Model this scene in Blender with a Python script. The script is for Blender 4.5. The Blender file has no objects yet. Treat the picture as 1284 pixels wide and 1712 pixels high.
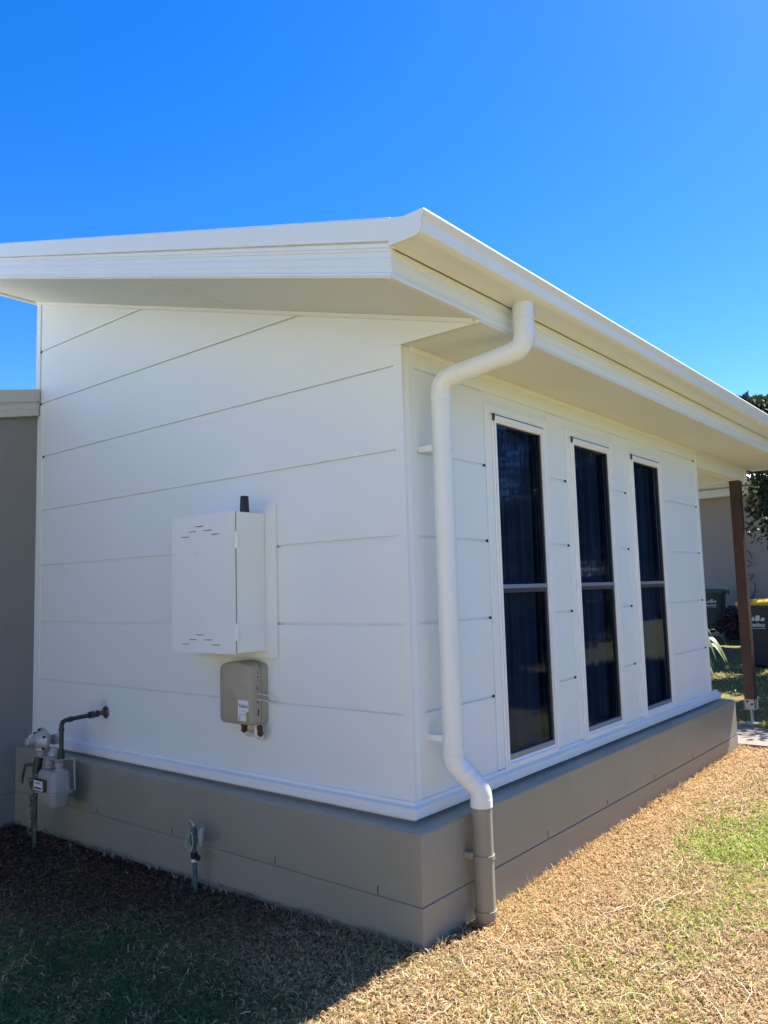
import bpy, bmesh, math, random
import numpy as np
from mathutils import Vector, Matrix
R = math.radians
scene = bpy.context.scene
col = scene.collection
random.seed(7); rng = np.random.default_rng(11)

# ------------------------------------------------------------------ camera
CAMR = Vector((0.77227861, 0.634676199, -0.027782563))
CAMU = Vector((0.084702524, -0.059527476, 0.994626544))
CAMF = Vector((-0.629611969, 0.770482058, 0.099730473))
CAMR.normalize(); CAMF = (CAMF - CAMR * CAMF.dot(CAMR)).normalized(); CAMU = CAMR.cross(CAMF)
CAMP = Vector((2.1331, -2.7593, 1.4972))
cd = bpy.data.cameras.new("camera"); cam = bpy.data.objects.new("camera", cd); col.objects.link(cam)
cam.matrix_world = Matrix(((CAMR.x, CAMU.x, -CAMF.x, CAMP.x), (CAMR.y, CAMU.y, -CAMF.y, CAMP.y),
                           (CAMR.z, CAMU.z, -CAMF.z, CAMP.z), (0, 0, 0, 1)))
cd.sensor_fit = 'VERTICAL'; cd.sensor_height = 36; cd.sensor_width = 27; cd.lens = 36 * 1313.45 / 1712
cd.clip_start = 0.05; cd.clip_end = 600
scene.camera = cam

# ------------------------------------------------------------------ light
SUN = Vector((0.241, 1.0, 1.40)).normalized()
el = math.asin(SUN.z); az = math.atan2(SUN.x, SUN.y)
world = bpy.data.worlds.new("World"); scene.world = world; world.use_nodes = True
nt = world.node_tree
sky = nt.nodes.new('ShaderNodeTexSky'); sky.sky_type = 'NISHITA'; sky.sun_disc = False
sky.sun_elevation = el; sky.sun_rotation = az; sky.air_density = 1.0; sky.dust_density = 0.2; sky.ozone_density = 4.0
sky.altitude = 200
hs = nt.nodes.new('ShaderNodeHueSaturation'); hs.inputs['Saturation'].default_value = 1.38; hs.inputs['Hue'].default_value = 0.512
nt.links.new(sky.outputs[0], hs.inputs['Color'])
bg = nt.nodes['Background']; bg.inputs['Strength'].default_value = 0.086
nt.links.new(hs.outputs[0], bg.inputs['Color'])
sd = bpy.data.lights.new("sun", 'SUN'); so = bpy.data.objects.new("sun", sd); col.objects.link(so)
sd.energy = 5.0; sd.angle = R(0.53); sd.color = (1.0, 0.95, 0.87)
so.rotation_euler = SUN.to_track_quat('Z', 'Y').to_euler(); so.location = (0, 0, 20)
vs = scene.view_settings
vs.view_transform = 'Standard'; vs.look = 'None'; vs.exposure = 1.53; vs.gamma = 1; vs.use_curve_mapping = False
scene.cycles.max_bounces = 8

# ------------------------------------------------------------------ materials
def mat(name, rgb, rough=0.6, var=0.06, scale=6.0, bump=0.0, bscale=80.0, metal=0.0, spec=0.5, dirt=None, dirt_amt=0.0):
    m = bpy.data.materials.new(name); m.use_nodes = True
    n = m.node_tree.nodes; l = m.node_tree.links; b = n['Principled BSDF']
    b.inputs['Roughness'].default_value = rough; b.inputs['Metallic'].default_value = metal
    b.inputs['Specular IOR Level'].default_value = spec
    tc = n.new('ShaderNodeTexCoord')
    nz = n.new('ShaderNodeTexNoise'); nz.inputs['Scale'].default_value = scale; nz.inputs['Detail'].default_value = 6
    l.new(tc.outputs['Object'], nz.inputs['Vector'])
    cr = n.new('ShaderNodeValToRGB')
    cr.color_ramp.elements[0].position = 0.3; cr.color_ramp.elements[1].position = 0.7
    lo = [c * (1 - var) for c in rgb]; hi = [min(1, c * (1 + var)) for c in rgb]
    cr.color_ramp.elements[0].color = (*lo, 1); cr.color_ramp.elements[1].color = (*hi, 1)
    l.new(nz.outputs['Fac'], cr.inputs['Fac'])
    out = cr.outputs['Color']
    if dirt:
        nd = n.new('ShaderNodeTexNoise'); nd.inputs['Scale'].default_value = scale * 0.45; nd.inputs['Detail'].default_value = 9
        nd.inputs['Roughness'].default_value = 0.7
        l.new(tc.outputs['Object'], nd.inputs['Vector'])
        rp = n.new('ShaderNodeMapRange'); rp.inputs['From Min'].default_value = 0.5; rp.inputs['From Max'].default_value = 0.8
        rp.inputs['To Max'].default_value = dirt_amt
        l.new(nd.outputs['Fac'], rp.inputs['Value'])
        mx = n.new('ShaderNodeMix'); mx.data_type = 'RGBA'
        l.new(rp.outputs[0], mx.inputs['Factor']); l.new(out, mx.inputs['A']); mx.inputs['B'].default_value = (*dirt, 1)
        out = mx.outputs['Result']
    l.new(out, b.inputs['Base Color'])
    if bump > 0:
        nb = n.new('ShaderNodeTexNoise'); nb.inputs['Scale'].default_value = bscale; nb.inputs['Detail'].default_value = 4
        l.new(tc.outputs['Object'], nb.inputs['Vector'])
        bp = n.new('ShaderNodeBump'); bp.inputs['Strength'].default_value = bump; bp.inputs['Distance'].default_value = 0.004
        l.new(nb.outputs['Fac'], bp.inputs['Height']); l.new(bp.outputs['Normal'], b.inputs['Normal'])
    return m

M = {}
M['wall'] = mat('white_wall_paint', (0.78, 0.825, 0.79), 0.45, 0.012, 1.6, 0.12, 55, dirt=(0.62, 0.62, 0.6), dirt_amt=0.10)
M['trim'] = mat('white_trim_paint', (0.815, 0.845, 0.805), 0.38, 0.012, 3, 0.03, 40)
M['steel'] = mat('white_roof_steel', (0.775, 0.81, 0.775), 0.34, 0.015, 2.5, dirt=(0.55, 0.53, 0.47), dirt_amt=0.18)
M['soffit'] = mat('soffit_paint', (0.72, 0.74, 0.685), 0.6, 0.015, 2.0, 0.05, 70)
M['taupe'] = mat('taupe_render', (0.30, 0.29, 0.225), 0.42, 0.04, 3, 0.25, 160, dirt=(0.19, 0.185, 0.15), dirt_amt=0.35)
M['wing'] = mat('grey_wing_render', (0.22, 0.215, 0.20), 0.7, 0.04, 3, 0.3, 140)
M['wingsteel'] = mat('grey_wing_steel', (0.48, 0.48, 0.44), 0.4, 0.02, 3)
M['taupepipe'] = mat('taupe_pipe_paint', (0.28, 0.26, 0.205), 0.4, 0.02, 5)
M['frame'] = mat('white_window_frame', (0.88, 0.895, 0.88), 0.28, 0.01, 3)
M['dark'] = mat('dark_gap', (0.012, 0.012, 0.013), 0.8, 0.05)
M['black'] = mat('black_plastic', (0.015, 0.015, 0.017), 0.45, 0.1)
M['mid'] = mat('grey_aluminium', (0.25, 0.30, 0.36), 0.35, 0.03, 5, metal=0.4)
M['darkframe'] = mat('dark_inner_frame', (0.035, 0.04, 0.05), 0.4, 0.05)
M['curtain'] = mat('curtain_cloth', (0.20, 0.27, 0.40), 0.9, 0.08, 4)
M['room'] = mat('room_dark', (0.10, 0.09, 0.08), 0.9)
M['cab'] = mat('cabinet_enamel', (0.79, 0.825, 0.785), 0.35, 0.012, 3)
M['beige'] = mat('beige_plastic', (0.37, 0.335, 0.25), 0.5, 0.06, 9, dirt=(0.24, 0.19, 0.12), dirt_amt=0.35)
M['sticker'] = mat('sticker_paper', (0.74, 0.76, 0.78), 0.5, 0.02)
M['tape'] = mat('old_tape', (0.42, 0.31, 0.13), 0.6, 0.15, 40)
M['ink'] = mat('dark_ink', (0.015, 0.02, 0.06), 0.6)
M['conduit'] = mat('white_conduit', (0.70, 0.69, 0.66), 0.45, 0.04)
M['rust'] = mat('reddish_sealant', (0.075, 0.022, 0.013), 0.7, 0.35, 60, 0.5, 90)
M['meter'] = mat('meter_grey_paint', (0.34, 0.32, 0.305), 0.6, 0.10, 12, dirt=(0.2, 0.18, 0.17), dirt_amt=0.4)
M['reg'] = mat('cast_grey_metal', (0.42, 0.42, 0.38), 0.45, 0.08, 20, 0.2, 90, metal=0.3)
M['pipegreen'] = mat('dark_green_pipe', (0.018, 0.032, 0.03), 0.4, 0.15, 25)
M['brass'] = mat('old_brass', (0.12, 0.105, 0.075), 0.4, 0.2, 40, metal=0.6)
M['tapgreen'] = mat('verdigris_copper', (0.065, 0.13, 0.115), 0.55, 0.35, 50, 0.3, 120)
M['rope'] = mat('pale_green_rope', (0.34, 0.45, 0.38), 0.85, 0.2, 60)
M['chain'] = mat('weathered_chain', (0.15, 0.16, 0.12), 0.5, 0.4, 60, metal=0.5)
M['post'] = mat('stained_timber', (0.050, 0.021, 0.017), 0.55, 0.35, 7, 0.3, 40)
M['galv'] = mat('painted_bracket', (0.42, 0.41, 0.38), 0.5, 0.05)
M['concrete'] = mat('concrete', (0.21, 0.18, 0.145), 0.85, 0.12, 7, 0.5, 120, dirt=(0.25, 0.22, 0.18), dirt_amt=0.4)
M['neighbour'] = mat('neighbour_render', (0.34, 0.30, 0.27), 0.8, 0.04, 2, 0.3, 60)
M['nroof'] = mat('neighbour_roof_steel', (0.75, 0.75, 0.74), 0.4, 0.03, 2)
M['bingreen'] = mat('green_bin_plastic', (0.012, 0.05, 0.04), 0.45, 0.1)
M['lidgreen'] = mat('green_lid_plastic', (0.02, 0.12, 0.085), 0.45, 0.1)
M['bindark'] = mat('dark_bin_plastic', (0.006, 0.012, 0.030), 0.45, 0.1)
M['lidyellow'] = mat('yellow_lid_plastic', (0.62, 0.36, 0.01), 0.4, 0.06)
M['logo'] = mat('pale_logo_print', (0.55, 0.58, 0.6), 0.6)
M['bark'] = mat('tree_bark', (0.10, 0.075, 0.055), 0.9, 0.3, 12, 0.8, 30)
M['fence'] = mat('grey_paling_timber', (0.085, 0.09, 0.10), 0.85, 0.25, 5, 0.4, 50)
M['hose'] = mat('dark_hose', (0.09, 0.09, 0.095), 0.5)

def leafmat(name, base, trans=0.35):
    m = bpy.data.materials.new(name); m.use_nodes = True
    n = m.node_tree.nodes; l = m.node_tree.links; b = n['Principled BSDF']
    at = n.new('ShaderNodeAttribute'); at.attribute_name = 'tint'
    b.inputs['Roughness'].default_value = 0.5; b.inputs['Specular IOR Level'].default_value = 0.35
    l.new(at.outputs['Color'], b.inputs['Base Color'])
    tr = n.new('ShaderNodeBsdfTranslucent'); l.new(at.outputs['Color'], tr.inputs['Color'])
    mx = n.new('ShaderNodeMixShader'); mx.inputs[0].default_value = trans
    l.new(b.outputs[0], mx.inputs[1]); l.new(tr.outputs[0], mx.inputs[2])
    l.new(mx.outputs[0], n['Material Output'].inputs['Surface'])
    return m
M['leaf'] = leafmat('tree_leaf', None, 0.25)
M['grass'] = leafmat('grass_blade', None, 0.30)
M['grass'].node_tree.nodes['Principled BSDF'].inputs['Roughness'].default_value = 0.65
M['grass'].node_tree.nodes['Principled BSDF'].inputs['Specular IOR Level'].default_value = 0.2

def glassmat():
    m = bpy.data.materials.new('tinted_screen_glass'); m.use_nodes = True
    n = m.node_tree.nodes; l = m.node_tree.links
    n.remove(n['Principled BSDF'])
    gl = n.new('ShaderNodeBsdfGlossy'); gl.inputs['Roughness'].default_value = 0.035; gl.inputs['Color'].default_value = (0.32, 0.42, 0.60, 1)
    tp = n.new('ShaderNodeBsdfTransparent'); tp.inputs['Color'].default_value = (0.34, 0.40, 0.48, 1)
    fr = n.new('ShaderNodeFresnel'); fr.inputs['IOR'].default_value = 1.5
    mx = n.new('ShaderNodeMixShader')
    l.new(fr.outputs[0], mx.inputs[0]); l.new(tp.outputs[0], mx.inputs[1]); l.new(gl.outputs[0], mx.inputs[2])
    # gentle waviness of the screen mesh
    tc = n.new('ShaderNodeTexCoord'); mp = n.new('ShaderNodeMapping'); mp.inputs['Scale'].default_value = (1, 5.5, 0.5)
    nz = n.new('ShaderNodeTexNoise'); nz.inputs['Scale'].default_value = 2.2; nz.inputs['Detail'].default_value = 1.5
    bp = n.new('ShaderNodeBump'); bp.inputs['Strength'].default_value = 0.04; bp.inputs['Distance'].default_value = 0.02
    l.new(tc.outputs['Object'], mp.inputs['Vector']); l.new(mp.outputs[0], nz.inputs['Vector'])
    l.new(nz.outputs['Fac'], bp.inputs['Height']); l.new(bp.outputs[0], gl.inputs['Normal'])
    l.new(mx.outputs[0], n['Material Output'].inputs['Surface'])
    return m
M['glass'] = glassmat()

# ------------------------------------------------------------------ mesh helpers
ORIG = {}
class MB:
    def __init__(s): s.v = []; s.f = []; s.m = []
    def add(s, vs, fs, mi=0):
        o = len(s.v); s.v += [tuple(map(float, q)) for q in vs]
        for q in fs: s.f.append([i + o for i in q]); s.m.append(mi)
    def box(s, x0, x1, y0, y1, z0, z1, mi=0):
        s.add([(x0,y0,z0),(x1,y0,z0),(x1,y1,z0),(x0,y1,z0),(x0,y0,z1),(x1,y0,z1),(x1,y1,z1),(x0,y1,z1)],
              [(0,3,2,1),(4,5,6,7),(0,1,5,4),(1,2,6,5),(2,3,7,6),(3,0,4,7)], mi)
    def loft(s, rings, mi=0, caps=True, closed=True):
        n = len(rings[0]); vs = [q for r in rings for q in r]; fs = []
        for i in range(len(rings) - 1):
            for j in range(n if closed else n - 1):
                k = (j + 1) % n
                fs.append((i*n+j, i*n+k, (i+1)*n+k, (i+1)*n+j))
        if caps: fs.append(tuple(range(n))[::-1]); fs.append(tuple((len(rings)-1)*n + j for j in range(n)))
        s.add(vs, fs, mi)
    def prism(s, poly, axis, a, b, mi=0):
        def mk(t):
            if axis == 'y': return [(q[0], t, q[1]) for q in poly]
            if axis == 'x': return [(t, q[0], q[1]) for q in poly]
            return [(q[0], q[1], t) for q in poly]
        s.loft([mk(a), mk(b)], mi)
    def tube(s, path, r, n=12, mi=0, caps=True):
        P = [Vector(q) for q in path]; rings = []
        rr = r if isinstance(r, (list, tuple)) else [r] * len(P)
        t0 = (P[1] - P[0]).normalized()
        nrm = t0.orthogonal().normalized()
        for i, q in enumerate(P):
            if i == 0: t = (P[1] - P[0]).normalized()
            elif i == len(P) - 1: t = (P[-1] - P[-2]).normalized()
            else:
                t = ((P[i+1] - q).normalized() + (q - P[i-1]).normalized())
                t = t.normalized() if t.length > 1e-6 else (P[i+1] - q).normalized()
            nrm = (nrm - t * nrm.dot(t)).normalized(); bn = t.cross(nrm)
            rings.append([tuple(q + (nrm * math.cos(a) + bn * math.sin(a)) * rr[i]) for a in [2*math.pi*j/n for j in range(n)]])
        s.loft(rings, mi, caps)
    def lathe(s, prof, c, axis=(0,0,1), n=20, mi=0):
        ax = Vector(axis).normalized(); u = ax.orthogonal().normalized(); w = ax.cross(u); c = Vector(c)
        rings = [[tuple(c + ax*h + (u*math.cos(a) + w*math.sin(a))*max(r, 1e-4)) for a in [2*math.pi*j/n for j in range(n)]] for r, h in prof]
        s.loft(rings, mi)
    def build(s, name, mats, parent=None, bevel=0.0, smooth=False, seg=2, angle=35):
        me = bpy.data.meshes.new(name)
        o = bpy.data.objects.new(name, me); col.objects.link(o)
        org = Vector((0,0,0))
        if parent is not None:
            org = ORIG[parent.name]; o.parent = parent
        me.from_pydata([tuple(Vector(q) - org) for q in s.v], [], s.f)
        if not isinstance(mats, (list, tuple)): mats = [mats]
        for q in mats: me.materials.append(q)
        for p, mi in zip(me.polygons, s.m): p.material_index = mi
        bm = bmesh.new(); bm.from_mesh(me); bmesh.ops.recalc_face_normals(bm, faces=bm.faces); bm.to_mesh(me); bm.free()
        if smooth:
            me.shade_smooth(); me.set_sharp_from_angle(angle=R(angle))
        if bevel > 0:
            b = o.modifiers.new('bevel', 'BEVEL'); b.width = bevel; b.segments = seg; b.limit_method = 'ANGLE'; b.angle_limit = R(35)
            if not smooth:
                me.shade_smooth(); me.set_sharp_from_angle(angle=R(35))
            b.harden_normals = True
        ORIG[o.name] = org
        return o

def tag(o, label=None, cat=None, group=None, kind=None):
    if label: o['label'] = label
    if cat: o['category'] = cat
    if group: o['group'] = group
    if kind: o['kind'] = kind
    return o
def thing(name, label, cat, loc=(0,0,0), group=None):
    o = bpy.data.objects.new(name, None); col.objects.link(o); o.location = loc; o.empty_display_size = 0.1
    ORIG[o.name] = Vector(loc); tag(o, label, cat, group); return o

def bend(path, rad, seg=6):
    """round the corners of a polyline"""
    P = [Vector(q) for q in path]; out = [P[0]]
    for i in range(1, len(P) - 1):
        a = (P[i-1] - P[i]).normalized(); b = (P[i+1] - P[i]).normalized()
        ang = a.angle(b); d = min(rad / math.tan(ang/2), (P[i-1]-P[i]).length*0.49, (P[i+1]-P[i]).length*0.49)
        p0 = P[i] + a*d; p1 = P[i] + b*d
        for k in range(seg + 1):
            t = k/seg; out.append(p0*(1-t)**2 + P[i]*2*t*(1-t) + p1*t*t)
    out.append(P[-1]); return [tuple(q) for q in out]

def clip(poly, a, b, c):
    """keep a*x+b*z<=c"""
    out = []
    for i in range(len(poly)):
        p, q = poly[i], poly[(i+1) % len(poly)]
        dp = a*p[0] + b*p[1] - c; dq = a*q[0] + b*q[1] - c
        if dp <= 0: out.append(p)
        if dp * dq < 0:
            t = dp/(dp - dq); out.append((p[0] + t*(q[0]-p[0]), p[1] + t*(q[1]-p[1])))
    return out

def corner_sweep(mb, prof, xl, yr, mi=0, caps=True):
    """profile of (offset, z) swept along the gable wall (y=-offset), round the corner and along the side wall (x=offset)"""
    rings = [[(xl, -o, z) for o, z in prof], [(o, -o, z) for o, z in prof], [(o, yr, z) for o, z in prof]]
    mb.loft(rings, mi, caps)

def text_mesh(body, size, mtx, name, material, parent, depth=0.0006, bold=0.0):
    cu = bpy.data.curves.new(name, 'FONT'); cu.body = body; cu.size = size; cu.extrude = depth; cu.align_x = 'CENTER'; cu.offset = bold
    to = bpy.data.objects.new(name + '_text', cu); col.objects.link(to)
    dg = bpy.context.evaluated_depsgraph_get()
    me = bpy.data.meshes.new_from_object(to.evaluated_get(dg))
    bpy.data.objects.remove(to); bpy.data.curves.remove(cu)
    me.name = name
    me.transform(Matrix.Translation(-ORIG[parent.name]) @ mtx)
    me.materials.clear(); me.materials.append(material)
    o = bpy.data.objects.new(name, me); col.objects.link(o); o.parent = parent; ORIG[o.name] = ORIG[parent.name]
    return o
def frame_mtx(loc, xa, ya):
    xa = Vector(xa).normalized(); ya = Vector(ya); ya = (ya - xa*ya.dot(xa)).normalized(); za = xa.cross(ya)
    return Matrix(((xa.x, ya.x, za.x, loc[0]), (xa.y, ya.y, za.y, loc[1]), (xa.z, ya.z, za.z, loc[2]), (0,0,0,1)))

# ------------------------------------------------------------------ ground
def gz(x, y):
    return 0.045 + 0.015*np.clip(x, -4, 4) + 0.012*np.clip(y, 0, 9)
def ground():
    def axis(lo, hi, step, far):
        a = list(np.arange(lo, hi + 1e-6, step)); s = step; q = a[-1]
        while q < far: s *= 1.5; q += s; a.append(q)
        s = step; q = a[0]
        while q > -far: s *= 1.5; q -= s; a.insert(0, q)
        return np.array(a)
    xs = axis(-4, 4, 0.1, 150); ys = axis(-3, 12, 0.1, 150)
    X, Y = np.meshgrid(xs, ys, indexing='ij'); Z = gz(X, Y)
    Z = Z + 0.006*np.sin(X*5.1+1)*np.sin(Y*4.3) + 0.004*np.sin(X*11+Y*7)
    nx, ny = X.shape
    v = np.stack([X, Y, Z], -1).reshape(-1, 3)
    f = []
    for i in range(nx-1):
        for j in range(ny-1):
            f.append((i*ny+j, (i+1)*ny+j, (i+1)*ny+j+1, i*ny+j+1))
    me = bpy.data.meshes.new('ground'); me.from_pydata(v.tolist(), [], f); me.shade_smooth()
    o = bpy.data.objects.new('ground', me); col.objects.link(o); tag(o, kind='structure')
    m = bpy.data.materials.new('thatch_soil'); m.use_nodes = True
    n = m.node_tree.nodes; l = m.node_tree.links; b = n['Principled BSDF']; b.inputs['Roughness'].default_value = 0.95
    b.inputs['Specular IOR Level'].default_value = 0.1
    tc = n.new('ShaderNodeTexCoord')
    def noise(sc, det=5, dist=0):
        q = n.new('ShaderNodeTexNoise'); q.inputs['Scale'].default_value = sc; q.inputs['Detail'].default_value = det
        q.inputs['Distortion'].default_value = dist; l.new(tc.outputs['Object'], q.inputs['Vector']); return q
    a = noise(45, 8, 1.5); c = noise(2.2, 4)
    r1 = n.new('ShaderNodeValToRGB'); e = r1.color_ramp.elements
    e[0].position = 0.35; e[0].color = (0.05, 0.034, 0.02, 1); e[1].position = 0.66; e[1].color = (0.43, 0.33, 0.18, 1)
    x = e.new(0.5); x.color = (0.26, 0.19, 0.10, 1)
    l.new(a.outputs['Fac'], r1.inputs['Fac'])
    r2 = n.new('ShaderNodeValToRGB'); e = r2.color_ramp.elements
    e[0].position = 0.4; e[0].color = (0.85, 0.8, 0.75, 1); e[1].position = 0.65; e[1].color = (0.75, 1.0, 0.55, 1)
    l.new(c.outputs['Fac'], r2.inputs['Fac'])
    mx = n.new('ShaderNodeMix'); mx.data_type = 'RGBA'; mx.blend_type = 'MULTIPLY'; mx.inputs['Factor'].default_value = 1
    l.new(r1.outputs[0], mx.inputs['A']); l.new(r2.outputs[0], mx.inputs['B']); at = n.new('ShaderNodeAttribute'); at.attribute_name = 'tint'
    m2 = n.new('ShaderNodeMix'); m2.data_type = 'RGBA'; m2.blend_type = 'MULTIPLY'; m2.inputs['Factor'].default_value = 1
    l.new(mx.outputs['Result'], m2.inputs['A']); l.new(at.outputs['Color'], m2.inputs['B']); l.new(m2.outputs['Result'], b.inputs['Base Color'])
    bp = n.new('ShaderNodeBump'); bp.inputs['Strength'].default_value = 0.9; bp.inputs['Distance'].default_value = 0.02
    l.new(a.outputs['Fac'], bp.inputs['Height']); l.new(bp.outputs[0], b.inputs['Normal'])
    ca = me.color_attributes.new('tint', 'FLOAT_COLOR', 'POINT')
    xx, yy = v[:, 0], v[:, 1]
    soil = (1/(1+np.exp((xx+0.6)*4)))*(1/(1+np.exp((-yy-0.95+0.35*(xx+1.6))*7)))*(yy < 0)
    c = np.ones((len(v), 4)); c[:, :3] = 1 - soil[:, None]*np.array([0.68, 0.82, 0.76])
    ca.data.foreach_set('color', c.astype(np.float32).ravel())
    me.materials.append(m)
ground()

# concrete path and patio slab beyond the plinth
b = MB()
b.prism([(-3.3, 4.36), (0.47, 4.36), (0.80, 5.2), (-3.3, 5.2)], 'z', 0.02, 0.135)
tag(b.build('path', M['concrete'], bevel=0.008), kind='structure')
# ------------------------------------------------------------------ house
PITCH = 0.39; ZG0 = 0.957; SL = 0.2804
XL = -3.37; XW = -3.338; YE = 4.07; PO = 0.12; ZS = 2.613; XF = 0.431; YB = -0.594; YR = 5.87
rake = lambda x: 2.7466 - SL*x
bz = lambda x: 2.632 + SL*(XF - x)          # bottom edge of the barge board
house = thing('house', 'white clad single storey house with raked roof, grey plinth and three tall dark windows', 'house', (0, 0, 0))

GH = 0.013; GD = 0.014
# gable wall
b = MB()
g = [(XL, 0.45), (0, 0.45), (0, ZS), (XF - 0.004, ZS), (XF - 0.004, rake(XF)), (XL, rake(XL))]
gb = clip([(XL, 0.45), (-0.001, 0.45), (-0.001, 4.5), (XL, 4.5)], SL, 1, 2.7466)
b.prism(gb, 'y', GD, 0.10)
for k in range(-1, 8):
    lo = ZG0 + PITCH*k + GH/2 if k > -1 else 0.45
    hi = ZG0 + PITCH*(k+1) - GH/2
    x0 = -3.30 if lo > 2.9 else -3.262
    pl = clip([(x0, lo), (-0.042, lo), (-0.042, hi), (x0, hi)], SL, 1, 2.7466)
    if len(pl) > 2:
        # small splay on the lower lip of the board so that the groove reads as a shiplap step
        b.prism(pl, 'y', 0.0, GD)
b.prism([(-0.042, 0.45), (0.004, 0.45), (0.004, ZS-0.001), (-0.042, ZS-0.001)], 'y', 0.0, GD)
b.prism([(-0.042, ZS), (XF - 0.004, ZS), (XF - 0.004, rake(XF)), (-0.042, rake(-0.042))], 'y', 0.0, GD)
b.prism([(-3.36, 0.45), (-3.262, 0.45), (-3.262, 2.9), (-3.36, 2.9)], 'y', -0.004, GD)
b.prism(clip([(XL, 2.9), (-3.315, 2.9), (-3.315, 4), (XL, 4)], SL, 1, 2.7466), 'y', -0.004, GD)
for k in range(0, 7):
    zc = ZG0 + PITCH*k
    xx = -3.312 if zc > 2.9 else -3.26
    if k >= 4: b.box(xx, xx + 0.012, -0.0008, 0.006, zc - 0.009, zc + 0.009, 1)
b.build('gable_wall', [M['wall'], M['dark']], house)

# side wall with window openings
WIN = [(0.753, 1.323), (1.667, 2.250), (2.602, 3.173)]
CAS = [(0.690, 1.378), (1.608, 2.306), (2.520, 3.236)]
WZ0, WZ1 = 0.588, 2.407
b = MB()
def side_slab(x0, x1, mi=0):
    ys = [0.012] + [q for w in WIN for q in w] + [YE]
    for i in range(0, len(ys), 2): b.box(x0, x1, ys[i], ys[i+1], 0.45, ZS, mi)
    for w in WIN:
        b.box(x0, x1, w[0], w[1], 0.45, WZ0, mi); b.box(x0, x1, w[0], w[1], WZ1, ZS, mi)
GS = 0.009
side_slab(-0.10, -GS)
segs = [(0.058, CAS[0][0]-0.0015), (CAS[0][1]+0.002, CAS[1][0]-0.0015), (CAS[1][1]+0.002, CAS[2][0]-0.0015), (CAS[2][1]+0.002, 4.022)]
zt = ZG0 + PITCH*4
for s0, s1 in segs:
    for k in range(-1, 4):
        lo = ZG0 + PITCH*k + GH/2 if k > -1 else 0.45
        b.box(-GS, 0, s0, s1, lo, ZG0 + PITCH*(k+1) - GH/2)
    for k in range(0, 4):
        zc = ZG0 + PITCH*k
        b.box(-0.008, 0.0004, s1 - 0.010, s1 - 0.001, zc - 0.0075, zc + 0.0075, 1)
b.box(-GS, 0, 0.058, 4.022, zt + GH/2, ZS)
b.box(-0.006, 0.0012, 4.008, 4.021, zt - 0.009, zt + 0.009, 1)
b.build('side_wall', [M['wall'], M['dark']], house)
# corner strips
b = MB(); b.box(-0.006, 0.004, 0.0105, 0.055, 0.53, ZS - 0.002); b.build('corner_trim', M['trim'], house, bevel=0.002)
b = MB(); b.box(-0.02, 0.006, 4.024, YE + 0.006, 0.53, ZS - 0.002); b.build('corner_trim', M['trim'], house, bevel=0.002)
# hidden walls
b = MB(); b.prism([(XL, 0.0), (-0.1, 0.0), (-0.1, 2.6), (XL, 3.6)], 'y', YE - 0.1, YE - 0.002)
b.box(XL, XL + 0.1, 0.10, YE - 0.1, 0.0, 3.6)
b.build('rear_wall', M['wall'], house)
b = MB(); b.box(XL + 0.1, -0.1, 0.1, YE - 0.1, 0.40, 0.5); b.build('floor', M['room'], house)

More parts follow.
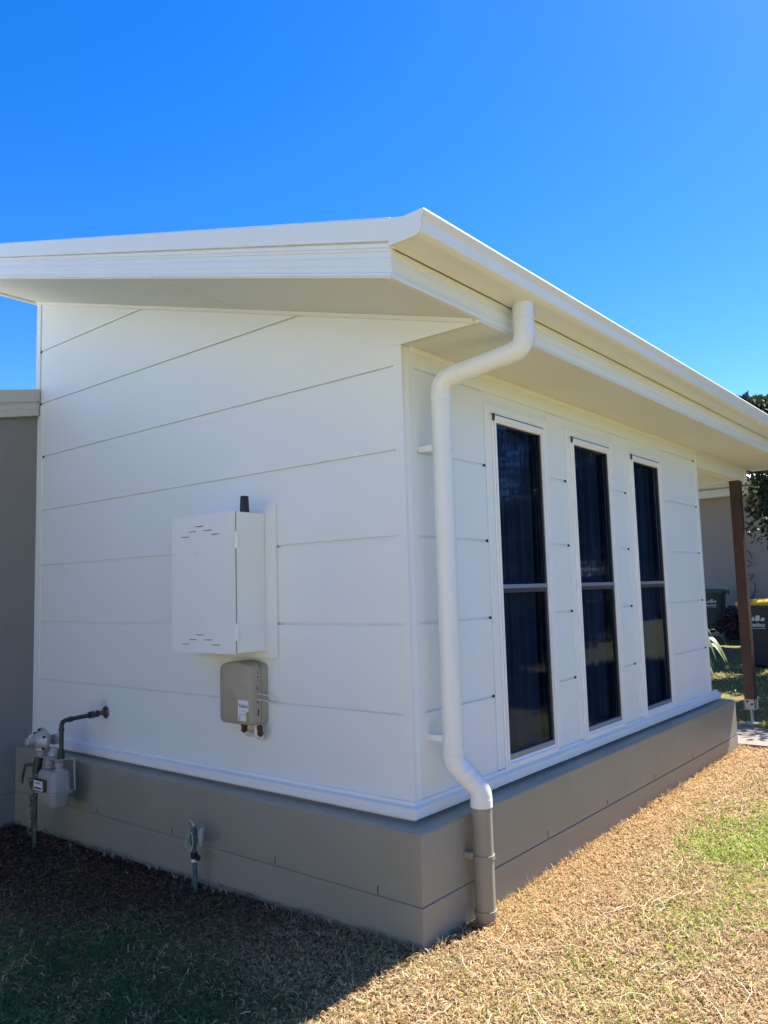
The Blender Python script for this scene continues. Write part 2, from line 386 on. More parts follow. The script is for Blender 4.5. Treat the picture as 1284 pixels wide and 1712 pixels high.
# casings and windows
def picture(b, x0, x1, y0, y1, z0, z1, w, mi=0, wb=None, wt=None):
    wb = w if wb is None else wb; wt = w if wt is None else wt
    b.box(x0, x1, y0, y0+w, z0, z1, mi); b.box(x0, x1, y1-w, y1, z0, z1, mi)
    b.box(x0, x1, y0+w, y1-w, z1-wt, z1, mi); b.box(x0, x1, y0+w, y1-w, z0, z0+wb, mi)
for w, c in zip(WIN, CAS):
    b = MB()
    b.box(-GD, 0.006, c[0], w[0]-0.001, 0.593, 2.458); b.box(-GD, 0.006, w[1]+0.001, c[1], 0.593, 2.458)
    b.box(-GD, 0.006, w[0]-0.003, w[1]+0.003, WZ1+0.004, 2.458)
    b.build('casing', M['trim'], house, bevel=0.002)
    b = MB()
    picture(b, -0.05, 0.015, w[0], w[1], WZ0-0.006, WZ1, 0.036, wb=0.042, wt=0.040)
    picture(b, 0.015, 0.023, w[0]+0.013, w[1]-0.013, WZ0+0.008, WZ1-0.016, 0.014)
    wo = b.build('window', M['frame'], house, bevel=0.003)
    b = MB(); b.box(0.0152, 0.022, w[0]-0.002, w[0]+0.016, WZ1-0.034, WZ1+0.004)
    b.build('corner_clip', M['black'], wo)
    b = MB(); b.box(0.004, 0.017, w[0]+0.017, w[1]-0.008, WZ1+0.0005, WZ1+0.0025)
    b.build('head_gasket', M['black'], wo)
    zm = 1.493
    b = MB(); b.box(-0.02, 0.012, w[0]+0.0362, w[1]-0.0362, zm-0.002, zm+0.020)
    b.build('mid_rail', M['mid'], wo, bevel=0.003)
    b = MB(); b.box(-0.02, 0.010, w[0]+0.0362, w[1]-0.0362, WZ0+0.0342, WZ0+0.062)
    b.build('sill', M['mid'], wo, bevel=0.003)
    b = MB(); b.box(-0.02, 0.008, w[0]+0.0362, w[1]-0.0362, zm-0.024, zm-0.0025)
    b.build('meeting_rail', M['darkframe'], wo, bevel=0.002); b = MB()
    b.box(-0.03, 0.008, w[1]-0.054, w[1]-0.0362, WZ0+0.0342, zm-0.0245)
    b.build('sash_stile', M['darkframe'], wo, bevel=0.002); b = MB()
    b.box(-0.03, 0.008, w[1]-0.048, w[1]-0.0362, zm+0.022, WZ1-0.041)
    b.build('sash_stile', M['darkframe'], wo, bevel=0.002)
    b = MB(); b.add([(-0.004, w[0]+0.03, WZ0+0.03), (-0.004, w[1]-0.03, WZ0+0.03), (-0.004, w[1]-0.03, WZ1-0.035), (-0.004, w[0]+0.03, WZ1-0.035)], [(0,1,2,3)])
    b.build('pane', M['glass'], wo)
    # pleated curtain behind the pane
    b = MB(); ny = 150; rows = []
    ph = random.random()*6
    for iz in range(7):
        z = WZ0 + (WZ1 - WZ0)*iz/6; r = []
        for iy in range(ny+1):
            y = w[0] + (w[1]-w[0])*iy/ny
            t = y*62 + 0.9*math.sin(y*17+ph)
            r.append((-0.075 + 0.018*math.sin(t) + 0.006*math.sin(t*2.3+ph) + 0.004*math.sin(z*3+t), y, z))
        rows.append(r)
    b.loft(rows, caps=False, closed=False)
    b.build('curtain', M['curtain'], wo, smooth=True, angle=80)

# skirting flashing and plinth
b = MB()
corner_sweep(b, [(-0.01, 0.531), (0.034, 0.527), (0.034, 0.568), (0.011, 0.575), (0.009, 0.589), (-0.01, 0.590)], XW + 0.002, 4.215)
b.box(0.0335, 0.0352, -0.028, -0.020, 0.553, 0.561)
b.build('skirting', M['trim'], house, bevel=0.0015)
b = MB()
gc = 0.216
prof = [(-0.05, -0.25), (PO, -0.25), (PO, gc-0.004), (PO-0.007, gc-0.002), (PO-0.007, gc+0.002), (PO, gc+0.004), (PO, 0.497), (PO-0.008, 0.505), (-0.05, 0.512)]
corner_sweep(b, prof, XW + 0.002, 4.30)
for yy in (0.95, 1.68, 2.42, 3.16, 3.85): b.box(PO-0.004, PO+0.0012, yy-0.003, yy+0.003, gc+0.006, gc+0.042, 1)
for xx in (-0.115, -0.75, -1.56, -2.30, -2.95): b.box(xx-0.003, xx+0.003, -PO-0.0012, -PO+0.004, gc+0.006, gc+0.042, 1)
b.build('plinth', [M['taupe'], M['dark']], house, bevel=0.004)

# soffits
b = MB()
def sof(x0, x1, y0, y1, t=0.012):
    b.loft([[(x0, y0, rake(x0)), (x0, y1, rake(x0)), (x0, y1, rake(x0)+t), (x0, y0, rake(x0)+t)],
            [(x1, y0, rake(x1)), (x1, y1, rake(x1)), (x1, y1, rake(x1)+t), (x1, y0, rake(x1)+t)]])
xj = [XL - 0.03, -1.05, XF]
sof(xj[0], xj[1]-0.003, YB, -0.002); sof(xj[1]+0.003, xj[2]-0.002, YB, -0.002)
b.loft([[(x, YB, rake(x)+0.013), (x, 0, rake(x)+0.013), (x, 0, rake(x)+0.03), (x, YB, rake(x)+0.03)] for x in (xj[0], XF-0.003)])
b.build('raking_soffit', M['soffit'], house)
b = MB()
b.loft([[(x, 0.0005-0.013, rake(x)-0.019), (x, -0.0005, rake(x)-0.022), (x, -0.0005, rake(x)-0.001), (x, -0.018, rake(x)-0.001), (x, -0.018, rake(x)-0.010)] for x in (XL, XF-0.03)])
b.build('soffit_mould', M['trim'], house)
b = MB()
for y0, y1 in ((0.0105, 2.398), (2.402, 4.798), (4.802, YR)): b.box(0.002, XF - 0.002, y0, y1, ZS, ZS + 0.01)
b.box(0.003, XF-0.003, 0.011, YR, ZS+0.0102, ZS+0.02)
b.build('eave_soffit', M['soffit'], house)
b = MB(); b.prism([(0.0, ZS-0.022), (0.013, ZS-0.020), (0.020, ZS-0.011), (0.021, ZS-0.0005), (0.0, ZS-0.0005)], 'y', 0.058, YE)
b.prism([(0.0022, ZS-0.012), (0.010, ZS-0.010), (0.012, ZS-0.0005), (0.0022, ZS-0.0005)], 'y', YE + 0.01, 5.544)
b.build('soffit_mould', M['trim'], house)

# fascia along the eave, barge along the rake
FP = [(-0.016, 0), (0.008, 0), (0.009, 0.014), (0.003, 0.018), (0.003, 0.046), (0.006, 0.050), (0.006, 0.084), (0.003, 0.088), (0.003, 0.112), (0.008, 0.116), (0.008, 0.130), (-0.016, 0.130)]
b = MB(); b.prism([(XF + d - 0.008, 2.628 + h*0.85) for d, h in FP], 'y', YB + 0.003, YR); b.build('fascia', M['steel'], house, bevel=0.0012, seg=1)
b = MB()
b.loft([[(x, YB - d + 0.002, bz(x) + h*0.82) for d, h in FP] for x in (XF + 0.001, -3.50)])
b.build('barge_board', M['steel'], house, bevel=0.0012, seg=1)
b = MB()
CP = [(-0.02, 0.1069), (0.007, 0.1069), (0.009, 0.122), (0.001, 0.124), (0.001, 0.1275), (0.020, 0.1285), (0.022, 0.212), (0.018, 0.218), (-0.13, 0.224), (-0.13, 0.220), (-0.02, 0.212)]
b.loft([[(x, YB - d, bz(x) + h) for d, h in CP] for x in (XF + 0.012, -3.50)])
for xx in (0.12, -0.55, -1.25, -1.95): b.lathe([(0.007, 0), (0.007, 0.004), (0.003, 0.006)], (xx, YB + 0.03, bz(xx) + 0.222), (0, 0, 1), 8)
b.build('barge_capping', M['steel'], house, bevel=0.002)

# gutter
out = [(0.434, 2.836), (0.434, 2.740), (0.545, 2.740), (0.564, 2.744), (0.577, 2.755), (0.582, 2.772), (0.582, 2.790), (0.586, 2.802), (0.595, 2.812), (0.599, 2.823), (0.596, 2.831), (0.589, 2.832), (0.585, 2.827)]
inn = [(0.581, 2.817), (0.577, 2.804), (0.576, 2.776), (0.572, 2.761), (0.561, 2.751), (0.545, 2.747), (0.440, 2.747), (0.440, 2.836)]
b = MB(); b.prism(out + inn, 'y', YB - 0.012, YR + 0.02)
es = out[1:12] + [(0.505, 2.829), (0.434, 2.846)]
gut = b.build('gutter', M['steel'], house, smooth=True, angle=30)
b = MB(); b.prism(es, 'y', YB - 0.020, YB - 0.0125); b.build('end_stop', M['steel'], gut, bevel=0.002)
# corrugated roof
b = MB(); n = 85*8; ys = np.linspace(-0.57, YR, n+1); rows = []
for x in (0.50, -1.0, -3.50):
    rows.append([(x, y, bz(x) + 0.196 + 0.009*math.cos(2*math.pi*y/0.076)) for y in ys])
b.loft(rows, caps=False, closed=False)
b.build('roof', M['steel'], house, smooth=True, angle=70)
b = MB(); b.loft([[(x, YB+0.02, bz(x)+0.14), (x, YR, bz(x)+0.14), (x, YR, bz(x)+0.18), (x, YB+0.02, bz(x)+0.18)] for x in (XF-0.02, -3.49)])
b.build('roof_deck', M['soffit'], house)
# high-side edge and far barge
b = MB(); b.box(-3.44, -3.405, YB + 0.004, YR, 3.690, 3.72); b.box(-3.505, -3.46, YB+0.004, YR, 3.735, 3.92)
b.build('high_fascia', M['trim'], house, bevel=0.003)
b = MB(); b.loft([[(x, YR+0.001, bz(x)-0.02), (x, YR+0.02, bz(x)-0.02), (x, YR+0.02, bz(x)+0.222), (x, YR+0.001, bz(x)+0.222)] for x in (XF, -3.50)])
b.build('far_barge', M['steel'], house, bevel=0.003)
# patio ceiling and beams
b = MB(); b.box(-0.10, 0.002, YE + 0.008, 5.60, 2.478, ZS - 0.002); b.build('patio_beam', M['soffit'], house, bevel=0.003)
b = MB(); b.box(-3.3, -0.1005, 5.50, 5.597, 2.478, 2.60); b.build('patio_beam', M['soffit'], house, bevel=0.003)
b = MB(); b.box(0.0025, 0.010, 5.545, 5.604, 2.474, ZS - 0.002); b.build('beam_cap', M['trim'], house, bevel=0.002)
b = MB(); b.box(-3.3, -0.1005, YE + 0.001, 5.4995, 2.585, 2.60); b.build('patio_ceiling', M['soffit'], house)
# timber post in its bracket
px, py, ph = -0.046, 5.392, 0.047
b = MB(); b.box(px-ph, px+ph, py-ph, py+ph, 0.292, 2.477); pw = b.build('patio_post', M['post'], house, bevel=0.004)
b = MB(); b.box(px+ph+0.0005, px+ph+0.006, py-0.042, py+0.042, 0.275, 0.37); b.box(px-ph-0.006, px-ph-0.0005, py-0.042, py+0.042, 0.275, 0.37)
b.box(px-ph-0.006, px+ph+0.006, py-0.05, py+0.05, 0.268, 0.2745)
b.box(px-0.042, px+0.042, py-ph-0.006, py-ph-0.0005, 0.275, 0.37)
b.tube([(px, py, 0.14), (px, py, 0.27)], 0.014, 10); b.box(px-0.06, px+0.06, py-0.06, py+0.06, 0.13, 0.145)
b.build('post_bracket', M['galv'], pw, bevel=0.002)
b = MB(); b.lathe([(0.17, 0.0), (0.17, 0.122), (0.165, 0.128)], (px, py, 0.0), n=28); b.build('post_footing', M['concrete'], pw, smooth=True, angle=40)
for dx, dz in ((-0.02, 0.35), (0.02, 0.325)):
    b = MB(); b.lathe([(0.011, 0), (0.011, 0.006), (0.006, 0.008)], (px+dx, py-ph-0.0061, dz), (0, -1, 0), 6); b.build('bolt_head', M['rust'], pw)

# downpipe
PR = 0.046
pts = [(0.497, 0.25, 2.745), (0.497, 0.25, 2.54), (0.090, 0.18, 2.462), (0.090, 0.18, 0.80)]
b = MB(); b.tube(bend(pts, 0.075, 8), PR, 24)
dp = b.build('downpipe', M['steel'], house, smooth=True, angle=50)
b = MB(); lowp = [(0.090, 0.18, 0.812), (0.090, 0.18, 0.742), (0.182, 0.248, 0.612), (0.182, 0.248, 0.545)]
b.tube(bend(lowp, 0.07, 8), PR + 0.002, 24); b.build('offset_elbow', M['steel'], dp, smooth=True, angle=50)
b = MB(); b.tube([(0.182, 0.248, 0.56), (0.182, 0.248, 0.03)], PR - 0.001, 24)
tag(b.build('lower_pipe', M['taupepipe'], dp, smooth=True, angle=50), label='taupe painted lower pipe section')
for z, x, y in ((2.375, 0.09, 0.18), (2.15, 0.09, 0.18), (0.79, 0.09, 0.18)):
    b = MB(); b.lathe([(PR, -0.016), (PR+0.003, -0.015), (PR+0.003, 0.015), (PR, 0.016)], (x, y, z), n=24)
    b.build('pipe_collar', M['steel'], dp, smooth=True, angle=30)
b = MB()
d = Vector((0.497-0.09, 0.07, 2.545-2.462)).normalized()
b.lathe([(PR, -0.006), (PR+0.003, -0.005), (PR+0.003, 0.005), (PR, 0.006)], Vector((0.09, 0.18, 2.462)) + d*0.10, tuple(d), 24); b.build('pipe_collar', M['steel'], dp, smooth=True, angle=30); b = MB()
b.lathe([(PR, -0.006), (PR+0.003, -0.005), (PR+0.003, 0.03), (PR, 0.031)], (0.182, 0.248, 0.548), n=24)
b.build('pipe_collar', M['steel'], dp, smooth=True, angle=30)
for z, h in ((0.33, 0.006), (0.10, 0.006)):
    b = MB(); b.lathe([(PR-0.001, -h), (PR+0.004, -h), (PR+0.004, h+0.006), (PR-0.001, h+0.006)], (0.182, 0.248, z), n=24); b.build('pipe_collar', M['taupepipe'], dp, smooth=True, angle=30)
for z, m_, x, y, wx in ((2.14, 'steel', 0.09, 0.18, 0.0), (0.845, 'steel', 0.09, 0.18, 0.0), (0.345, 'taupepipe', 0.182, 0.248, PO)):
    b = MB(); b.box(wx - 0.004, x - 0.02, y - PR - 0.018, y - PR + 0.006, z - 0.014, z + 0.014)
    b.build('pipe_bracket', M[m_], dp, bevel=0.002)

for c_, a_ in (((0.497, 0.25, 2.665), (0, 0, 1)), ((0.090, 0.18, 0.765), (0, 0, 1)), ((0.125, 0.206, 0.693), (0.092, 0.068, -0.13)), ((0.148, 0.223, 0.660), (0.092, 0.068, -0.13))):
    b = MB(); b.lathe([(PR + 0.001, -0.004), (PR + 0.0045, -0.003), (PR + 0.0045, 0.003), (PR + 0.001, 0.004)], c_, a_, 24); b.build('pipe_collar', M['steel'], dp, smooth=True, angle=30)
for yy in (1.85, 3.9):
    b = MB(); b.prism([(q[0] + (0.0012 if q[0] > 0.5 else 0), q[1] - 0.001) for q in out[2:11]] + [(q[0] - 0.003, q[1] + 0.004) for q in out[2:11]][::-1], 'y', yy, yy + 0.035)
    b.build('gutter_joint', M['steel'], gut)
# lower grey wing on the left
b = MB()
top = lambda y: 2.825 + 0.20*y
b.prism([(-5.5, -0.3), (-0.002, -0.3), (-0.002, 0.203), (-5.5, 0.203)], 'x', XW - 0.2, XW)
b.prism([(-5.5, 0.203), (-0.002, 0.203), (-0.002, 0.208), (-5.5, 0.208)], 'x', XW - 0.2, XW - 0.006)
b.prism([(-5.5, 0.208), (-0.002, 0.208), (-0.002, top(0)+0.04), (-5.5, top(-5.5)+0.04)], 'x', XW - 0.2, XW)
tag(b.build('wing_wall', M['wing'], house), label='grey rendered wall of the lower wing')
WP = [(0, 0), (0.006, 0), (0.007, 0.012), (0.002, 0.018), (0.002, 0.045), (0.005, 0.050), (0.005, 0.08), (0.0, 0.088), (0.0, 0.100), (0.012, 0.104), (0.014, 0.118), (0.008, 0.122), (0.010, 0.190), (0.004, 0.196), (-0.1, 0.20), (-0.1, 0.17), (-0.02, 0.16), (-0.02, 0.0)]
b = MB(); b.loft([[(-3.302 + d, y, top(y) + h) for d, h in WP] for y in (-0.014, -5.5)])
b.build('wing_barge', M['wingsteel'], house, bevel=0.0015, seg=1)
b = MB(); b.loft([[(XW, y, top(y)+0.006), (-3.3205, y, top(y)+0.006), (-3.3205, y, top(y)+0.016), (XW, y, top(y)+0.016)] for y in (-0.012, -5.5)])
b.loft([[(-6.5, y, top(y)+0.15), (-3.41, y, top(y)+0.15), (-3.41, y, top(y)+0.17), (-6.5, y, top(y)+0.17)] for y in (-0.012, -5.5)])
b.build('wing_roof', M['wingsteel'], house)

# ------------------------------------------------------------------ meter cabinet
cab = thing('meter_cabinet', 'white metal wall cabinet with louvre slots, hinged door and black aerial', 'meter box', (-1.15, 0, 1.17))
b = MB(); b.box(-1.475, -0.831, -0.020, -0.001, 1.172, 1.955)
b.build('back_board', M['trim'], cab, bevel=0.002)
CX0, CX1, CZ0, CZ1, CY = -1.402, -0.905, 1.211, 1.912, -0.232
b = MB(); b.box(CX0, CX1, CY + 0.026, -0.0205, CZ0, CZ1); b.box(CX0+0.01, CX1-0.004, CY+0.018, CY+0.0258, CZ0+0.01, CZ1-0.01, 1)
b.box(CX0+0.15, CX0+0.30, -0.19, -0.12, CZ0-0.008, CZ0-0.0002, 1)
b.build('cabinet_body', [M['cab'], M['dark']], cab, bevel=0.003)
# door with real slots: strips between them
b = MB()
slots = []
for zc, s in ((1.842, -1), (1.287, -1)):
    for i, dz in ((0, 0), (-1, -0.024), (1, -0.024), (-2, -0.048), (2, -0.048)):
        xc = (CX0 + CX1)/2 - 0.012 + i*0.062
        slots.append((xc - 0.033, xc + 0.033, zc + dz + 0.012, 0.0045 if zc > 1.6 else 0.004))
zs = sorted({round(q[2], 4) for q in slots}); zprev = CZ0 - 0.002
for z in zs:
    row = sorted([q for q in slots if abs(q[2]-z) < 1e-3]); h = row[0][3]
    b.box(CX0 - 0.001, CX1 + 0.001, CY, CY + 0.0175, zprev, z - h/2)
    xp = CX0 - 0.001
    for q in row: b.box(xp, q[0], CY, CY + 0.0175, z - h/2, z + h/2); xp = q[1]
    b.box(xp, CX1 + 0.001, CY, CY + 0.0175, z - h/2, z + h/2); zprev = z + h/2
b.box(CX0 - 0.001, CX1 + 0.001, CY, CY + 0.0175, zprev, CZ1 + 0.002)
door = b.build('cabinet_door', M['cab'], cab)
for zz in (1.77, 1.315):
    b = MB(); b.tube([(CX1 + 0.007, CY + 0.020, zz - 0.042), (CX1 + 0.007, CY + 0.020, zz + 0.042)], 0.0095, 10)
    b.box(CX1 + 0.0004, CX1 + 0.003, CY + 0.0225, CY + 0.045, zz - 0.040, zz + 0.040)
    b.build('hinge', M['cab'], door, smooth=True)
text_mesh('SWB', 0.050, frame_mtx(((CX0+CX1)/2 - 0.03, CY - 0.0002, 1.695), (1,0,0), (0,0,1)), 'embossed_lettering', M['cab'], door, 0.0012)
b = MB(); b.lathe([(0.026, 0.0), (0.026, 0.004), (0.0245, 0.006), (0.021, 0.080), (0.019, 0.085), (0.0, 0.0855)], (-0.937, -0.125, CZ1 + 0.0005), n=20)
b.build('aerial', M['black'], cab, smooth=True, angle=30)

# ------------------------------------------------------------------ telecom box
com = thing('telecom_box', 'beige plastic telephone box with sticker mounted below the white cabinet', 'junction box', (-1.03, 0, 0.84))
def rrect(x0, x1, z0, z1, r, arch=0.0, n=5, drop=0.0):
    pts = []
    for cx, cz, a0 in ((x1-r, z1-r, 0), (x0+r, z1-r, 90), (x0+r, z0+r, 180), (x1-r, z0+r, 270)):
        for k in range(n+1):
            a = R(a0 + 90*k/n); pts.append((cx + r*math.cos(a), cz + r*math.sin(a)))
    mid = (x0+x1)/2; hw = (x1-x0)/2
    res = []
    for x, z in pts:
        t = 1 - ((x-mid)/hw)**2
        res.append((x, z + (arch*t if z > (z0+z1)/2 else -drop*t)))
    return res
b = MB()
X0, X1, Z0, Z1 = -1.165, -0.915, 0.846, 1.140
def densify(poly):
    o_ = []
    for i in range(len(poly)):
        p, q = poly[i], poly[(i+1) % len(poly)]
        o_.append(p)
        L = math.hypot(q[0]-p[0], q[1]-p[1])
        for k in range(1, 6):
            if L > 0.1: o_.append((p[0]+(q[0]-p[0])*k/6, p[1]+(q[1]-p[1])*k/6))
    return o_
def arched(y, ins, r):
    base = densify(rrect(X0+ins, X1-ins, Z0+ins, Z1-ins, r)); mid = (X0+X1)/2; hw = (X1-X0)/2
    return [(x, y, z + (0.020*(1-((x-mid)/hw)**2) if z > 1.0 else 0)) for x, z in base]
b.loft([arched(-0.001, 0.0, 0.02), arched(-0.045, 0.0, 0.02), arched(-0.045, 0.004, 0.02), arched(-0.050, 0.004, 0.02), arched(-0.050, 0.0, 0.02),
        arched(-0.085, 0.0, 0.02), arched(-0.102, 0.002, 0.022), arched(-0.111, 0.007, 0.022), arched(-0.115, 0.016, 0.02)])
body = b.build('box_cover', M['beige'], com, smooth=True, angle=28)
b = MB(); xs = X1
b.box(xs-0.002, xs+0.0015, -0.082, -0.050, 0.995, 1.060); b.build('side_clip', M['beige'], com, bevel=0.001)
b = MB(); b.box(xs-0.002, xs+0.003, -0.074, -0.060, 0.965, 0.990)
b.build('side_clip', M['beige'], com, bevel=0.001)
for z0, z1, y0 in ((1.082, 1.087, -0.07), (1.100, 1.104, -0.068), (1.022, 1.034, -0.074), (0.998, 1.003, -0.076), (0.98, 0.985, -0.07), (0.955, 0.964, -0.072), (0.905, 0.925, -0.067), (0.893, 0.905, -0.070)):
    b = MB(); b.box(xs-0.002, xs+0.0022, y0-0.003, y0+0.003, z0, z1); b.build('side_slot', M['dark'], com)
b = MB(); b.loft([[(-1.016, -0.1152, 0.868), (-0.934, -0.1152, 0.868), (-0.934, -0.1152, 0.964), (-0.942, -0.1152, 0.970), (-1.012, -0.1152, 0.970)], [(-1.016, -0.1158, 0.868), (-0.934, -0.1158, 0.868), (-0.934, -0.1158, 0.964), (-0.942, -0.1158, 0.970), (-1.012, -0.1158, 0.970)]])
st = b.build('sticker', M['sticker'], com)
b = MB(); b.box(-0.951, -0.932, -0.1166, -0.1159, 0.866, 0.915); b.build('tape_strip', M['tape'], com)
T = lambda x, z: frame_mtx((x, -0.1159, z), (1, 0, 0), (0, 0, 1))
text_mesh('Telstra', 0.0245, T(-0.974, 0.934), 'sticker_print', M['ink'], st, 0.0001, 0.0004)
text_mesh('NTD', 0.009, T(-0.976, 0.915), 'sticker_print', M['ink'], st, 0.0001)
text_mesh('Property of Telstra', 0.0078, T(-0.977, 0.897), 'sticker_print', M['ink'], st, 0.0001)
text_mesh('C', 0.022, T(-1.003, 0.873), 'sticker_print', M['ink'], st, 0.0001, 0.0006)
b = MB()
b.tube([(-1.03, -0.06, 0.85), (-1.03, -0.06, 0.815), (-1.028, -0.035, 0.79), (-1.028, 0.0, 0.785)], 0.016, 12); b.build('cable_conduit', M['conduit'], com, smooth=True); b = MB()
b.tube([(-0.945, -0.05, 0.85), (-0.945, -0.05, 0.79), (-0.945, -0.02, 0.775)], 0.017, 12)
b.build('cable_conduit', M['conduit'], com, smooth=True)
b = MB()
b.lathe([(0.010, 0), (0.019, -0.006), (0.014, -0.022), (0.017, -0.036), (0.006, -0.046), (0.0, -0.048)], (-1.012, -0.075, 0.849), (0.1, 0, 1), 9); b.build('sealant_lump', M['rust'], com, smooth=True, angle=80); b = MB()
b.lathe([(0.012, 0), (0.016, -0.012), (0.013, -0.03), (0.016, -0.044), (0.005, -0.058), (0.0, -0.06)], (-0.922, -0.055, 0.845), (-0.15, 0, 1), 9)
b.build('sealant_lump', M['rust'], com, smooth=True, angle=80)
for z, e in ((1.000, 0.965), (0.972, 0.940)):
    b = MB(); b.tube([(xs, -0.078, z), (xs+0.02, -0.070, z+0.001), (xs+0.05, -0.035, z-0.012), (xs+0.075, -0.006, e), (xs+0.10, 0.003, e-0.003)], 0.0022, 6); b.build('white_wire', M['conduit'], com, smooth=True)

# ------------------------------------------------------------------ gas meter
gm = thing('gas_meter', 'grey gas meter with regulator and dark green pipe hanging at wall corner', 'gas meter', (-2.48, -0.29, 0.05))
bx0, bx1, by0, by1 = -2.585, -2.380, -0.360, -0.235
def rr(z, ins, r=0.03, n=5):
    pts = []
    for cx, cy, a0 in ((bx1-ins-r, by1-ins-r, 0), (bx0+ins+r, by1-ins-r, 90), (bx0+ins+r, by0+ins+r, 180), (bx1-ins-r, by0+ins+r, 270)):
        for k in range(n+1):
            a = R(a0+90*k/n); pts.append((cx + r*math.cos(a), cy + r*math.sin(a), z))
    return pts
b = MB()
b.loft([rr(0.272, 0.03, 0.02), rr(0.276, 0.016), rr(0.287, 0.008), rr(0.356, 0.002), rr(0.358, -0.010), rr(0.372, -0.010), rr(0.374, 0.002), rr(0.468, 0.004), rr(0.482, 0.009), rr(0.490, 0.022, 0.02), rr(0.492, 0.035, 0.015)])
body = b.build('meter_body', M['meter'], gm, smooth=True, angle=40)
b = MB(); b.box(bx0+0.02, bx0+0.135, by0-0.022, by0+0.002, 0.374, 0.442); b.build('index_housing', M['brass'], body, bevel=0.004)
b = MB(); b.box(bx0+0.027, bx0+0.128, by0-0.0245, by0-0.0222, 0.382, 0.436); b.build('index_plate', M['sticker'], body)
b = MB(); b.box(bx0+0.035, bx0+0.122, by0-0.0262, by0-0.0247, 0.390, 0.399)
for i in range(5): b.box(bx0+0.042+i*0.015, bx0+0.050+i*0.015, by0-0.0255, by0-0.0247, 0.418, 0.427)
b.build('index_window', M['dark'], body)
for x in (-2.545, -2.425):
    b = MB(); b.lathe([(0.030, 0.486), (0.030, 0.500), (0.022, 0.503), (0.022, 0.512), (0.027, 0.514), (0.027, 0.536), (0.020, 0.538), (0.020, 0.552)], (x, -0.295, 0), n=10); b.build('pipe_union', M['meter'], gm, smooth=True, angle=30)
b = MB(); b.box(-2.68, -2.385, -0.328, -0.255, 0.551, 0.559)
b.tube(bend([(-2.42, -0.258, 0.555), (-2.385, -0.250, 0.556), (-2.372, -0.232, 0.552), (-2.372, -0.226, 0.37)], 0.02, 4), 0.006, 8)
b.build('mounting_bracket', M['meter'], gm, bevel=0.003)
PT = [(-2.413, -0.292, 0.556), (-2.413, -0.292, 0.777), (-2.413, -0.055, 0.790)]
b = MB(); b.tube(bend(PT, 0.035, 6), 0.0135, 14)
b.tube([(-2.413, -0.292, 0.556), (-2.413, -0.292, 0.600)], 0.020, 14); b.tube([(-2.413, -0.292, 0.600), (-2.413, -0.292, 0.612)], [0.020, 0.0155], 14)
b.tube([(-2.413, -0.292, 0.716), (-2.413, -0.292, 0.735)], 0.0165, 14); b.tube([(-2.413, -0.245, 0.7795), (-2.413, -0.225, 0.7806)], 0.0165, 14)
b.tube([(-2.413, -0.115, 0.787), (-2.413, -0.055, 0.790)], 0.021, 12)
b.build('outlet_pipe', M['pipegreen'], gm, smooth=True, angle=40)
b = MB(); b.tube([(-2.413, -0.056, 0.790), (-2.413, -0.004, 0.790)], 0.014, 12)
b.lathe([(0.015, 0.014), (0.030, 0.010), (0.038, 0.004), (0.038, 0.0005)], (-2.413, 0, 0.790), (0, -1, 0), 20)
b.build('wall_flange', M['brass'], gm, smooth=True, angle=40)
b = MB(); b.box(-2.440, -2.395, -0.082, -0.080, 0.800, 0.872)
ring = [(-2.435 + 0.0, -0.080, 0.77), (-2.425, -0.080, 0.752), (-2.40, -0.080, 0.735), (-2.385, -0.085, 0.728)]
b.tube(ring[::-1], 0.003, 6)
b.build('paper_tag', M['conduit'], gm)
# regulator on the inlet side
rc = Vector((-2.635, -0.300, 0.645))
b = MB()
b.lathe([(0.0, -0.045), (0.035, -0.045), (0.045, -0.03), (0.060, -0.016), (0.074, -0.012), (0.076, -0.004), (0.076, 0.006), (0.072, 0.010), (0.055, 0.022), (0.036, 0.05), (0.03, 0.052)], rc, (0, -1, 0), 24)
b.lathe([(0.032, -0.085), (0.032, -0.05), (0.0, -0.045)], rc + Vector((0.03, 0.02, -0.005)), (0.3, -1, 0), 12)
b.lathe([(0.03, 0.0), (0.042, -0.02), (0.042, -0.05), (0.03, -0.06), (0.025, -0.09)], rc + Vector((0.0, 0.0, -0.005)), (0, 0, 1), 14)
reg = b.build('regulator', M['reg'], gm, smooth=True, angle=35)
b = MB(); b.lathe([(0.024, 0.04), (0.026, 0.05), (0.026, 0.095), (0.020, 0.100), (0.012, 0.100), (0.012, 0.09), (0, 0.09)], rc, (0, -1, 0), 16)
b.build('regulator_cap', M['reg'], reg, smooth=True, angle=35)
for k in range(6):
    b = MB(); a = k*math.pi/3 + 0.4; c = rc + Vector((0.067*math.cos(a), -0.015, 0.067*math.sin(a)))
    b.lathe([(0.007, -0.016), (0.007, 0.008), (0.003, 0.010)], c, (0, -1, 0), 6); b.build('regulator_bolt', M['dark'], reg)
b = MB(); b.lathe([(0.034, 0), (0.034, 0.012), (0.02, 0.03), (0.016, 0.045)], (-2.545, -0.27, 0.560), n=14); b.build('inlet_nut', M['reg'], gm, smooth=True, angle=30)
